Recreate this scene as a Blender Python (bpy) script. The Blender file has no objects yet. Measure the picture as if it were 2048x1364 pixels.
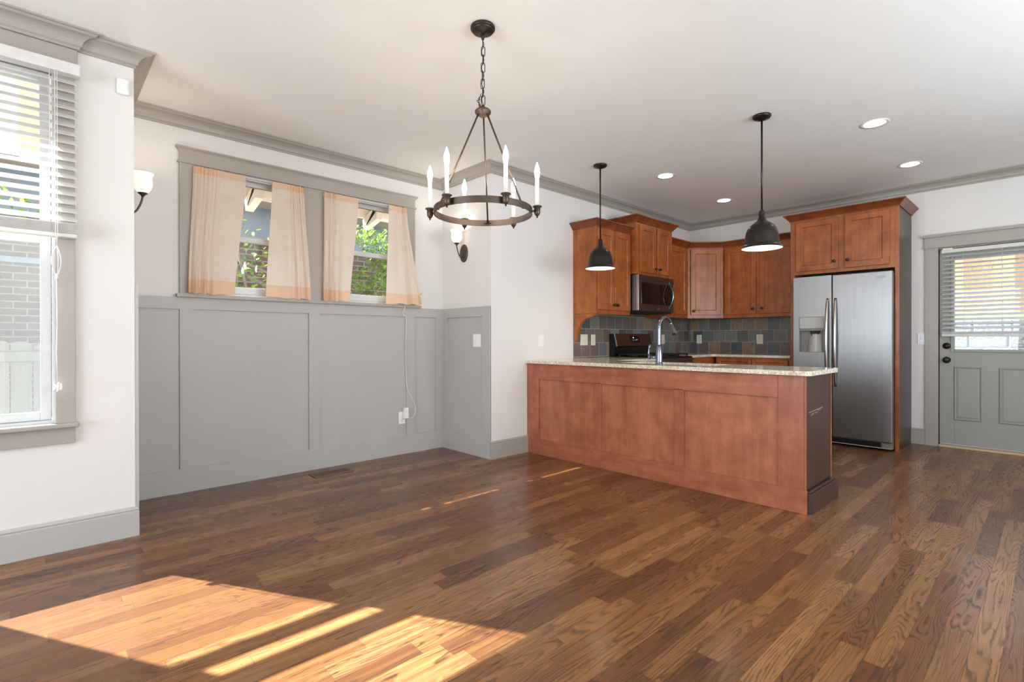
import bpy, math, random
from mathutils import Vector, Matrix
R = math.radians
PI = math.pi
S = bpy.context.scene
C = S.collection
random.seed(7)

# ------------------------------------------------------------------ camera
cam_d = bpy.data.cameras.new('camera'); cam = bpy.data.objects.new('camera', cam_d); C.objects.link(cam)
_a, _b, _r = R(46.9633), R(-0.158), R(0.1004)
_f = Vector((math.cos(_a)*math.cos(_b), math.sin(_a)*math.cos(_b), math.sin(_b)))
_r0 = Vector((math.sin(_a), -math.cos(_a), 0)); _u0 = _r0.cross(_f)
_R = math.cos(_r)*_r0 - math.sin(_r)*_u0; _U = math.sin(_r)*_r0 + math.cos(_r)*_u0
M = Matrix.Identity(4)
for i in range(3):
    M[i][0], M[i][1], M[i][2] = _R[i], _U[i], -_f[i]
M[0][3], M[1][3], M[2][3] = 0, 0, 1.1113
cam.matrix_world = M
cam_d.sensor_width = 36; cam_d.lens = 36*1017.3043/2048; cam_d.clip_start = .05; cam_d.clip_end = 200
S.camera = cam
# ------------------------------------------------------------------ exposure
S.view_settings.view_transform = 'Standard'; S.view_settings.look = 'None'
S.view_settings.gamma = 1; S.view_settings.use_curve_mapping = False
S.view_settings.exposure = 0.24
S.cycles.use_denoising = True
S.cycles.max_bounces = 9; S.cycles.diffuse_bounces = 6; S.cycles.glossy_bounces = 4
S.cycles.transparent_max_bounces = 16; S.cycles.transmission_bounces = 6
S.cycles.sample_clamp_indirect = 6.0
S.cycles.caustics_reflective = False; S.cycles.caustics_refractive = False
# ------------------------------------------------------------------ sky and sun
W = bpy.data.worlds.new('sky'); S.world = W; W.use_nodes = True
wn = W.node_tree.nodes; wl = W.node_tree.links
bg = wn['Background']; bg.inputs['Strength'].default_value = 1.7
tc = wn.new('ShaderNodeTexCoord'); sx = wn.new('ShaderNodeSeparateXYZ'); wl.new(tc.outputs['Generated'], sx.inputs[0])
rp = wn.new('ShaderNodeValToRGB'); wl.new(sx.outputs['Z'], rp.inputs[0]); wl.new(rp.outputs[0], bg.inputs['Color'])
rp.color_ramp.elements[0].position = 0.0; rp.color_ramp.elements[0].color = (.95, .97, 1, 1)
rp.color_ramp.elements[1].position = .7; rp.color_ramp.elements[1].color = (.55, .74, 1, 1)
sun_d = bpy.data.lights.new('sun', 'SUN'); sun = bpy.data.objects.new('sun', sun_d); C.objects.link(sun)
sun_d.energy = 41; sun_d.angle = R(.55); sun_d.color = (.94, .97, 1)
sun.location = (-6, 12, 12)
sun.rotation_mode = 'QUATERNION'
sun.rotation_quaternion = Vector((.379, -.6577, -.651)).to_track_quat('-Z', 'Y')
# added area lamps at unseen living-room openings, tilted up to fill the room
def window_fill(name, loc, aim, sx, sy, w, col=(.83, .93, 1)):
    d = bpy.data.lights.new(name, 'AREA'); d.shape = 'RECTANGLE'; d.size = sx; d.size_y = sy; d.energy = w; d.color = col
    o = bpy.data.objects.new(name, d); C.objects.link(o); o.location = loc
    o.rotation_mode = 'QUATERNION'; o.rotation_quaternion = Vector(aim).to_track_quat('-Z', 'Z')
    return o
window_fill('rear_window_fill', (-4.44, 1.65, 1.4), (1, 0, 1.0), 3.4, 2.0, 218)  # added lamp boosting the unseen rear window, aimed up towards the ceiling
window_fill('side_wall_fill', (2.6, -2.14, 1.45), (0, 1, .75), 4.4, 1.5, 142)  # added fill lamp in the unseen side wall, placed to brighten nook and kitchen

# ------------------------------------------------------------------ node helpers
def lin(c):
    return tuple(((v/255/12.92) if v/255 <= .04045 else ((v/255+.055)/1.055)**2.4) for v in c[:3])
def L4(c): return lin(c) + (1,)
class NT:
    def __init__(s, name):
        s.m = bpy.data.materials.new(name); s.m.use_nodes = True
        s.n = s.m.node_tree.nodes; s.l = s.m.node_tree.links
        s.b = s.n['Principled BSDF']; s.out = s.n['Material Output']
        s._tc = None
    def node(s, t, **kw):
        n = s.n.new(t)
        for k, v in kw.items(): setattr(n, k, v)
        return n
    def put(s, sock, v):
        if isinstance(v, bpy.types.NodeSocket): s.l.new(v, sock)
        elif v is not None: sock.default_value = v
    def math(s, op, a, b=None, c=None):
        n = s.node('ShaderNodeMath', operation=op); s.put(n.inputs[0], a)
        if b is not None: s.put(n.inputs[1], b)
        if c is not None: s.put(n.inputs[2], c)
        return n.outputs[0]
    def obj(s):
        if not s._tc: s._tc = s.node('ShaderNodeTexCoord')
        return s._tc.outputs['Object']
    def sep(s, v):
        n = s.node('ShaderNodeSeparateXYZ'); s.put(n.inputs[0], v); return n.outputs
    def comb(s, x=0., y=0., z=0.):
        n = s.node('ShaderNodeCombineXYZ'); s.put(n.inputs[0], x); s.put(n.inputs[1], y); s.put(n.inputs[2], z); return n.outputs[0]
    def noise(s, vec, scale=5, detail=2, rough=.5, dist=0):
        n = s.node('ShaderNodeTexNoise'); s.put(n.inputs['Vector'], vec)
        n.inputs['Scale'].default_value = scale; n.inputs['Detail'].default_value = detail
        n.inputs['Roughness'].default_value = rough; n.inputs['Distortion'].default_value = dist
        return n.outputs['Fac']
    def white(s, vec):
        n = s.node('ShaderNodeTexWhiteNoise', noise_dimensions='3D'); s.put(n.inputs['Vector'], vec); return n.outputs['Value']
    def scale(s, vec, xyz):
        n = s.node('ShaderNodeMapping'); s.put(n.inputs['Vector'], vec); n.inputs['Scale'].default_value = xyz; return n.outputs[0]
    def ramp(s, fac, stops, interp='LINEAR'):
        n = s.node('ShaderNodeValToRGB'); s.put(n.inputs[0], fac); n.color_ramp.interpolation = interp
        e = n.color_ramp.elements
        while len(e) < len(stops): e.new(.5)
        for k, (p, c) in enumerate(stops): e[k].position = p; e[k].color = c if len(c) == 4 else tuple(c)+(1,)
        return n.outputs[0]
    def smooth(s, v, a, b):
        n = s.node('ShaderNodeMapRange', interpolation_type='SMOOTHSTEP'); s.put(n.inputs['Value'], v)
        n.inputs['From Min'].default_value = a; n.inputs['From Max'].default_value = b; return n.outputs[0]
    def mix(s, fac, a, b, mode='MIX'):
        n = s.node('ShaderNodeMix', data_type='RGBA', blend_type=mode)
        s.put(n.inputs[0], fac); s.put(n.inputs[6], a); s.put(n.inputs[7], b); return n.outputs[2]
    def bump(s, h, strength=.2, dist=.002):
        n = s.node('ShaderNodeBump'); s.put(n.inputs['Height'], h); n.inputs['Strength'].default_value = strength; n.inputs['Distance'].default_value = dist
        s.l.new(n.outputs[0], s.b.inputs['Normal'])
    def set(s, color=None, rough=None, metal=None, spec=None, coat=None, emit=None, estr=None, trans=None):
        b = s.b
        if color is not None: s.put(b.inputs['Base Color'], color)
        if rough is not None: s.put(b.inputs['Roughness'], rough)
        if metal is not None: s.put(b.inputs['Metallic'], metal)
        if spec is not None: s.put(b.inputs['Specular IOR Level'], spec)
        if coat is not None: b.inputs['Coat Weight'].default_value = coat; b.inputs['Coat Roughness'].default_value = .15
        if emit is not None: s.put(b.inputs['Emission Color'], emit)
        if estr is not None: b.inputs['Emission Strength'].default_value = estr
        return s.m

def paint(name, c, rough=.5, var=.03, spec=.4):
    t = NT(name); n = t.noise(t.obj(), 3.5, 3)
    a = tuple(v*(1-var) for v in lin(c)); b = tuple(min(1, v*(1+var)) for v in lin(c))
    t.bump(t.noise(t.obj(), 260, 2), .03, .001)
    return t.set(t.ramp(n, [(.3, a), (.7, b)]), rough, spec=spec)
def metal(name, c, rough=.35, met=1., bump=0, sc=(1, 1, 1)):
    t = NT(name); n = t.noise(t.scale(t.obj(), sc), 40, 2)
    a = tuple(v*.93 for v in lin(c))
    if bump: t.bump(n, bump, .0006)
    return t.set(t.ramp(n, [(.3, a), (.7, lin(c))]), rough, met)
def plain(name, c, rough=.45, spec=.5):
    t = NT(name); n = t.noise(t.obj(), 30, 2)
    return t.set(t.ramp(n, [(.3, tuple(v*.96 for v in lin(c))), (.7, lin(c))]), rough, 0, spec)
def glow(name, c, strength, base=(240, 236, 228)):
    t = NT(name); return t.set(L4(base), .4, emit=L4(c), estr=strength)
def stained(name, c_dark, c_mid, c_light, axis='z', rough=.33):
    t = NT(name); P = t.obj()
    sc = {'z': (1, 1, .07), 'y': (1, .07, 1), 'x': (.07, 1, 1)}[axis]
    V = t.scale(P, sc)
    n1 = t.noise(V, 17, 3, .5, .8); n2 = t.noise(P, 6.5, 5, .7); n3 = t.noise(V, 130, 2)
    f = t.math('ADD', t.math('MULTIPLY', n1, .38), t.math('MULTIPLY', n2, .62))
    c = t.ramp(f, [(.28, lin(c_dark)), (.5, lin(c_mid)), (.74, lin(c_light))])
    c = t.mix(t.math('MULTIPLY', t.smooth(n3, .45, .75), .22), c, L4(c_dark))
    t.bump(n3, .05, .0006)
    return t.set(c, rough, spec=.45)

M_ = {}
M_['wall'] = paint('white_wall_paint', (222, 219, 216), .6, .012, .3)
M_['ceiling'] = paint('white_ceiling_paint', (238, 238, 236), .7, .012, .2)
M_['trim'] = paint('warm_grey_trim_paint', (164, 158, 150), .4, .02, .45)
M_['wains'] = paint('grey_wainscot_paint', (178, 176, 173), .42, .02, .45)
M_['door'] = paint('grey_door_paint', (150, 148, 143), .42, .02)
M_['vinyl'] = plain('white_vinyl', (208, 208, 208), .35)
def blind_mat():
    t = NT('white_blind_slat'); n = t.noise(t.obj(), 20, 2); c = t.ramp(n, [(.3, lin((232, 230, 227))), (.7, lin((240, 238, 235)))])
    t.set(c, .4); tl = t.node('ShaderNodeBsdfTranslucent'); t.l.new(c, tl.inputs[0])
    mx = t.node('ShaderNodeMixShader'); mx.inputs[0].default_value = .3
    t.l.new(t.b.outputs[0], mx.inputs[1]); t.l.new(tl.outputs[0], mx.inputs[2]); t.l.new(mx.outputs[0], t.out.inputs[0]); return t.m
M_['blind'] = blind_mat()
M_['plastic'] = plain('white_plastic', (238, 237, 235), .35)
M_['cream'] = plain('cream_outlet_plastic', (222, 214, 200), .4)
M_['cord'] = plain('white_cord', (235, 234, 232), .5)
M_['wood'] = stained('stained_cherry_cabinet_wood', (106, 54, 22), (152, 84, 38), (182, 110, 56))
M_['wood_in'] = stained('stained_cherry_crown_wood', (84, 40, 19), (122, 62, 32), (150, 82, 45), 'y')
M_['wood_pen'] = stained('stained_peninsula_panel_wood', (130, 76, 52), (164, 100, 70), (190, 124, 90))
M_['wood_frame'] = stained('stained_peninsula_frame_wood', (126, 70, 48), (156, 92, 66), (182, 114, 84))
M_['wood_rail'] = stained('stained_peninsula_rail_wood', (128, 72, 49), (160, 95, 68), (186, 119, 87), 'y')
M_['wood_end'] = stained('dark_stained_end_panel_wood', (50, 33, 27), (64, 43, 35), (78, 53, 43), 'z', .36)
M_['raw'] = stained('pale_underside_wood', (150, 120, 90), (176, 146, 112), (196, 168, 134), 'x', .6)
M_['bronze'] = metal('oil_rubbed_bronze', (62, 54, 48), .38, .75)
M_['bronze_lit'] = metal('lit_bronze_metal', (92, 78, 68), .42, .7)  # lit copy of the bronze, the light put into its colour
M_['pend'] = metal('dark_bronze_shade_metal', (52, 46, 42), .3, .7)
M_['black'] = plain('black_enamel', (14, 14, 15), .25)
M_['blackmatte'] = plain('black_matte_plastic', (16, 16, 16), .6)
M_['iron'] = plain('black_cast_iron', (22, 21, 21), .55)
M_['steel'] = metal('brushed_stainless_steel', (156, 157, 159), .4, 1., .05, (1, 1, .04))
M_['steeldark'] = metal('dark_stainless_steel', (130, 121, 115), .32, 1., .04, (.04, 1, 1))
M_['chrome'] = metal('polished_chrome', (128, 133, 146), .14, 1.)
M_['handle'] = metal('brushed_handle_steel', (178, 170, 164), .25, 1.)
M_['greyplastic'] = plain('grey_appliance_plastic', (118, 117, 116), .35)
M_['lightgrey'] = plain('light_grey_appliance_plastic', (176, 174, 170), .3)
M_['blackglass'] = plain('black_oven_glass', (10, 9, 10), .06)
M_['register'] = metal('brown_metal_register', (122, 104, 88), .5, .5)
M_['threshold'] = plain('pale_wood_threshold', (196, 172, 140), .5)
M_['bulb'] = glow('lit_candle_bulb', (255, 240, 222), 140)
M_['lens'] = glow('lit_downlight_lens', (255, 246, 234), 26)
M_['pbulb'] = glow('lit_pendant_bulb', (255, 236, 206), 45)
M_['shadein'] = plain('white_shade_lining', (240, 236, 226), .5)
M_['candle'] = plain('ivory_candle_sleeve', (238, 232, 222), .5)
M_['led'] = glow('lit_display_digits', (190, 220, 255), 1.5, (120, 130, 140))
M_['concrete'] = plain('grey_frieze_paint', (122, 131, 144), .7)
M_['eave'] = plain('cream_eave_paint', (236, 220, 200), .7)
M_['eavedark'] = plain('beige_soffit_paint', (205, 186, 162), .7)
M_['shingle'] = paint('grey_roof_shingle', (96, 86, 76), .9, .15)
M_['bark'] = paint('grey_brown_bark', (120, 108, 94), .9, .15)
M_['soil'] = paint('mulch_ground', (104, 92, 74), .95, .2)
M_['grass'] = paint('lawn_grass', (74, 96, 44), .9, .25)

def glass_mat(name, tint=(.96, .98, .97), refl=.9):
    t = NT(name); tr = t.node('ShaderNodeBsdfTransparent'); tr.inputs[0].default_value = tint+(1,)
    gl = t.node('ShaderNodeBsdfGlossy'); gl.inputs['Roughness'].default_value = .01
    lw = t.node('ShaderNodeLayerWeight'); lw.inputs['Blend'].default_value = .5
    fr = t.math('MULTIPLY_ADD', t.math('POWER', lw.outputs['Facing'], 5.0), .9, .035)
    mx = t.node('ShaderNodeMixShader'); t.l.new(t.math('MULTIPLY', fr, refl), mx.inputs[0])
    t.l.new(tr.outputs[0], mx.inputs[1]); t.l.new(gl.outputs[0], mx.inputs[2]); t.l.new(mx.outputs[0], t.out.inputs[0])
    return t.m
M_['glass'] = glass_mat('clear_window_glass')
def screen_mat():
    t = NT('grey_insect_screen'); tr = t.node('ShaderNodeBsdfTransparent')
    df = t.node('ShaderNodeBsdfDiffuse'); df.inputs[0].default_value = (.28, .28, .28, 1)
    tl = t.node('ShaderNodeBsdfTranslucent'); tl.inputs[0].default_value = (.28, .28, .28, 1)
    m1 = t.node('ShaderNodeMixShader'); t.l.new(df.outputs[0], m1.inputs[1]); t.l.new(tl.outputs[0], m1.inputs[2]); m1.inputs[0].default_value = .6
    mx = t.node('ShaderNodeMixShader')
    n = t.noise(t.obj(), 400, 1); t.l.new(t.ramp(n, [(.35, (.08,)*3), (.65, (.18,)*3)]), mx.inputs[0])
    t.l.new(tr.outputs[0], mx.inputs[1]); t.l.new(m1.outputs[0], mx.inputs[2]); t.l.new(mx.outputs[0], t.out.inputs[0]); return t.m
M_['screen'] = screen_mat()
def fabric_mat(name, c, trl, opaque):
    t = NT(name); P = t.obj()
    n = t.noise(t.scale(P, (1, 1, .2)), 220, 2); n2 = t.noise(t.scale(P, (.2, 1, 1)), 220, 2)
    f = t.math('ADD', t.math('MULTIPLY', n, .5), t.math('MULTIPLY', n2, .5))
    col = t.ramp(f, [(.3, tuple(v*.86 for v in lin(c))), (.7, lin(c))])
    df = t.node('ShaderNodeBsdfDiffuse'); t.l.new(col, df.inputs[0])
    tl = t.node('ShaderNodeBsdfTranslucent'); t.l.new(col, tl.inputs[0])
    tr = t.node('ShaderNodeBsdfTransparent'); tr.inputs[0].default_value = (1, .95, .9, 1)
    m1 = t.node('ShaderNodeMixShader'); m1.inputs[0].default_value = trl; t.l.new(df.outputs[0], m1.inputs[1]); t.l.new(tl.outputs[0], m1.inputs[2])
    m2 = t.node('ShaderNodeMixShader'); m2.inputs[0].default_value = opaque; t.l.new(tr.outputs[0], m2.inputs[1]); t.l.new(m1.outputs[0], m2.inputs[2])
    t.l.new(m2.outputs[0], t.out.inputs[0]); return t.m
M_['sheer'] = fabric_mat('sheer_peach_fabric', (255, 239, 224), .36, .95)
M_['hem'] = fabric_mat('doubled_peach_fabric', (252, 216, 186), .32, .98)
def frosted(name, c, e):
    t = NT(name); n = t.noise(t.obj(), 22, 3, .6, .8)
    return t.set(t.ramp(n, [(.3, tuple(v*.9 for v in lin(c))), (.7, lin(c))]), .35, emit=t.ramp(n, [(.3, lin((255, 226, 184))), (.7, lin((255, 240, 214)))]), estr=e)
M_['alabaster'] = frosted('lit_alabaster_glass', (248, 236, 214), .8)

def floor_mat():
    t = NT('oak_strip_floor'); x, y, z = t.sep(t.obj())
    w = .0825
    yy = t.math('DIVIDE', t.math('ADD', y, 20), w); row = t.math('FLOOR', yy); fy = t.math('FRACT', yy)
    ro = t.white(t.comb(row, 3.1, 0)); ln = t.math('MULTIPLY_ADD', t.white(t.comb(row, 9.7, 2)), .5, .55)
    xx = t.math('DIVIDE', t.math('ADD', t.math('ADD', x, 40), t.math('MULTIPLY', ro, 5)), ln); brd = t.math('FLOOR', xx); fx = t.math('FRACT', xx)
    r1 = t.white(t.comb(row, brd, 1)); r2 = t.white(t.comb(row, brd, 7)); r3 = t.white(t.comb(row, brd, 13))
    gx = t.math('MULTIPLY_ADD', r1, 37, x); gy = t.math('MULTIPLY_ADD', r2, 23, y)
    # cathedral rings
    sx = t.math('MULTIPLY_ADD', r3, .9, .45)
    v = t.comb(t.math('MULTIPLY', gx, sx), t.math('MULTIPLY', gy, 10.5), t.math('MULTIPLY', r3, 9))
    n = t.noise(v, 1.0, 1.0, .4, .12)
    jag = t.noise(t.comb(t.math('MULTIPLY', gx, 34), t.math('MULTIPLY', gy, 40), r1), 1, 1, .5)
    n = t.math('ADD', n, t.math('MULTIPLY', t.math('SUBTRACT', jag, .5), .018))
    fr_ = t.math('MULTIPLY_ADD', r2, 16, 15)
    ring = t.math('FRACT', t.math('MULTIPLY', n, fr_))
    line = t.math('MULTIPLY', t.smooth(ring, .42, .86), t.math('SUBTRACT', 1, t.smooth(ring, .9, 1.0)))
    brk = t.noise(t.comb(t.math('MULTIPLY', gx, 9), t.math('MULTIPLY', gy, 60), 0.), 1, 3, .6)
    line = t.math('MULTIPLY', line, t.smooth(brk, .3, .58))
    pores = t.noise(t.comb(t.math('MULTIPLY', gx, 7), t.math('MULTIPLY', gy, 330), r1), 1, 2, .6)
    base = t.ramp(r1, [(0, lin((96, 59, 35))), (.3, lin((118, 76, 43))), (.6, lin((134, 90, 52))), (.85, lin((152, 106, 65))), (1, lin((112, 67, 42)))])
    soft = t.noise(t.comb(t.math('MULTIPLY', gx, 2.0), t.math('MULTIPLY', gy, 16), 4.), 1, 3, .6)
    base = t.mix(t.math('MULTIPLY', t.smooth(soft, .4, .72), .42), base, L4((90, 58, 39)))
    c = t.mix(t.math('MULTIPLY', t.smooth(pores, .5, .72), .38), base, L4((70, 45, 32)))
    c = t.mix(t.math('MULTIPLY', line, t.math('MULTIPLY_ADD', r3, .35, .45)), c, L4((40, 27, 20)))
    ey = t.math('MULTIPLY', t.math('MINIMUM', fy, t.math('SUBTRACT', 1, fy)), w)
    ex = t.math('MULTIPLY', t.math('MINIMUM', fx, t.math('SUBTRACT', 1, fx)), ln)
    gap = t.math('SUBTRACT', 1, t.smooth(t.math('MINIMUM', ex, ey), .0004, .0013))
    c = t.mix(t.math('MULTIPLY', gap, .55), c, L4((40, 26, 19)))
    h = t.math('SUBTRACT', t.math('MULTIPLY', t.math('SUBTRACT', 1, line), .25), gap)
    t.bump(h, .22, .0012)
    sm = t.noise(t.obj(), 1.7, 3)
    rg = t.math('ADD', t.math('MULTIPLY_ADD', sm, .16, .2), t.math('MULTIPLY', line, .1))
    t.b.inputs['Coat Weight'].default_value = .25; t.b.inputs['Coat Roughness'].default_value = .17
    return t.set(c, rg, spec=.2)
M_['floor'] = floor_mat()

def tile_mat(name, axis):
    t = NT(name); x, y, z = t.sep(t.obj()); u = x if axis == 'x' else y
    s = .155; g = .0035
    vv = t.math('DIVIDE', t.math('SUBTRACT', z, .921), s); row = t.math('FLOOR', vv); fv = t.math('FRACT', vv)
    uu = t.math('ADD', t.math('DIVIDE', t.math('ADD', u, 10.03), s), t.math('MULTIPLY', t.math('MODULO', row, 2.), .5))
    col = t.math('FLOOR', uu); fu = t.math('FRACT', uu)
    r1 = t.white(t.comb(row, col, 5.3)); r2 = t.white(t.comb(row, col, 1.7))
    base = t.ramp(r1, [(0, lin((92, 90, 90))), (.14, lin((112, 116, 114))), (.28, lin((102, 90, 86))), (.42, lin((76, 76, 78))), (.56, lin((118, 120, 116))),
                       (.7, lin((112, 100, 92))), (.8, lin((98, 102, 106))), (.92, lin((140, 120, 94))), (.97, lin((126, 112, 102)))], 'CONSTANT')
    off = t.comb(t.math('MULTIPLY', r2, 30), t.math('MULTIPLY', r1, 30), 0.)
    vadd = t.node('ShaderNodeVectorMath', operation='ADD'); t.l.new(t.obj(), vadd.inputs[0]); t.l.new(off, vadd.inputs[1])
    n = t.noise(vadd.outputs[0], 16, 5, .65, .6)
    c = t.mix(t.math('MULTIPLY', t.smooth(n, .35, .7), .5), base, t.ramp(r2, [(0, lin((52, 50, 52))), (.5, lin((116, 96, 80))), (1, lin((80, 90, 92)))]))
    e = t.math('MINIMUM', t.math('MULTIPLY', t.math('MINIMUM', fu, t.math('SUBTRACT', 1, fu)), s), t.math('MULTIPLY', t.math('MINIMUM', fv, t.math('SUBTRACT', 1, fv)), s))
    gr = t.math('SUBTRACT', 1, t.smooth(e, g*.35, g*.75))
    c = t.mix(gr, c, L4((178, 170, 162)))
    t.bump(t.math('ADD', t.math('MULTIPLY', n, .7), t.math('MULTIPLY', gr, -1)), .45, .003)
    return t.set(c, t.math('MULTIPLY_ADD', n, .35, .25), spec=.5)
M_['tile_x'] = tile_mat('slate_tile_side', 'x'); M_['tile_y'] = tile_mat('slate_tile_back', 'y')

def granite_mat():
    t = NT('speckled_beige_granite'); P = t.obj()
    n = t.noise(P, 36, 4, .6); n2 = t.noise(P, 120, 3, .6)
    v = t.node('ShaderNodeTexVoronoi'); t.l.new(P, v.inputs['Vector']); v.inputs['Scale'].default_value = 270
    c = t.ramp(n, [(.32, lin((206, 186, 156))), (.5, lin((226, 214, 194))), (.66, lin((240, 235, 224)))])
    c = t.mix(t.math('MULTIPLY', t.smooth(n2, .58, .7), .7), c, L4((158, 126, 92)))
    n4 = t.noise(P, 125, 3, .55)
    c = t.mix(t.math('MULTIPLY', t.smooth(n4, .6, .68), .8), c, L4((84, 72, 62)))
    sp = t.white(v.outputs['Position'])
    c = t.mix(t.math('MULTIPLY', t.smooth(sp, .86, .88), .75), c, L4((128, 114, 100)))
    return t.set(c, .1, spec=.55)
M_['granite'] = granite_mat()

def brick_mat(name, c1, c2, mortar, axis='x', bw=.215, bh=.075):
    t = NT(name); x, y, z = t.sep(t.obj()); u = x if axis == 'x' else y
    br = t.node('ShaderNodeTexBrick'); t.l.new(t.comb(u, z, 0.), br.inputs['Vector'])
    br.inputs['Color1'].default_value = L4(c1); br.inputs['Color2'].default_value = L4(c2); br.inputs['Mortar'].default_value = L4(mortar)
    br.inputs['Scale'].default_value = 1; br.inputs['Brick Width'].default_value = bw; br.inputs['Row Height'].default_value = bh
    br.inputs['Mortar Size'].default_value = bh*.09; br.inputs['Bias'].default_value = 0
    n = t.noise(t.obj(), 30, 3)
    t.bump(t.math('MULTIPLY', br.outputs['Fac'], -1), .5, .01)
    return t.set(t.mix(t.math('MULTIPLY', n, .35), br.outputs['Color'], L4(tuple(v*.6 for v in c1))), .85)
M_['brick'] = brick_mat('red_brown_brick', (98, 76, 65), (76, 57, 48), (142, 132, 122))
def rough_stone():
    t = NT('rough_grey_wall_block'); n = t.noise(t.obj(), 26, 5, .65); t.bump(n, .9, .02)
    c = t.ramp(n, [(.32, lin((40, 39, 39))), (.66, lin((92, 88, 85)))])
    return t.set(c, .9, spec=.05)
M_['stone'] = rough_stone()
def board_mat(name, c1, c2, axis='x', w=.14):
    t = NT(name); x, y, z = t.sep(t.obj()); u = x if axis == 'x' else y
    k = t.math('FLOOR', t.math('DIVIDE', t.math('ADD', u, 30), w)); r = t.white(t.comb(k, 2., 5.))
    n = t.noise(t.scale(t.obj(), (1, 1, .08)), 24, 4, .6)
    f = t.math('ADD', t.math('MULTIPLY', r, .5), t.math('MULTIPLY', n, .5))
    return t.set(t.ramp(f, [(.2, lin(c1)), (.8, lin(c2))]), .85, spec=.08)
M_['fence'] = board_mat('weathered_fence_board', (82, 80, 76), (124, 119, 112))
M_['fence_tan'] = board_mat('tan_fence_board', (104, 80, 60), (146, 118, 92), 'y')
def leaf_mat():
    t = NT('bright_green_leaf'); n = t.noise(t.obj(), 9, 2)
    col = t.ramp(n, [(.3, lin((86, 118, 44))), (.7, lin((166, 190, 92)))])
    df = t.node('ShaderNodeBsdfDiffuse'); tl = t.node('ShaderNodeBsdfTranslucent'); t.l.new(col, df.inputs[0]); t.l.new(col, tl.inputs[0])
    mx = t.node('ShaderNodeMixShader'); mx.inputs[0].default_value = .5; t.l.new(df.outputs[0], mx.inputs[1]); t.l.new(tl.outputs[0], mx.inputs[2]); t.l.new(mx.outputs[0], t.out.inputs[0]); return t.m
M_['leaf'] = leaf_mat()

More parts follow.
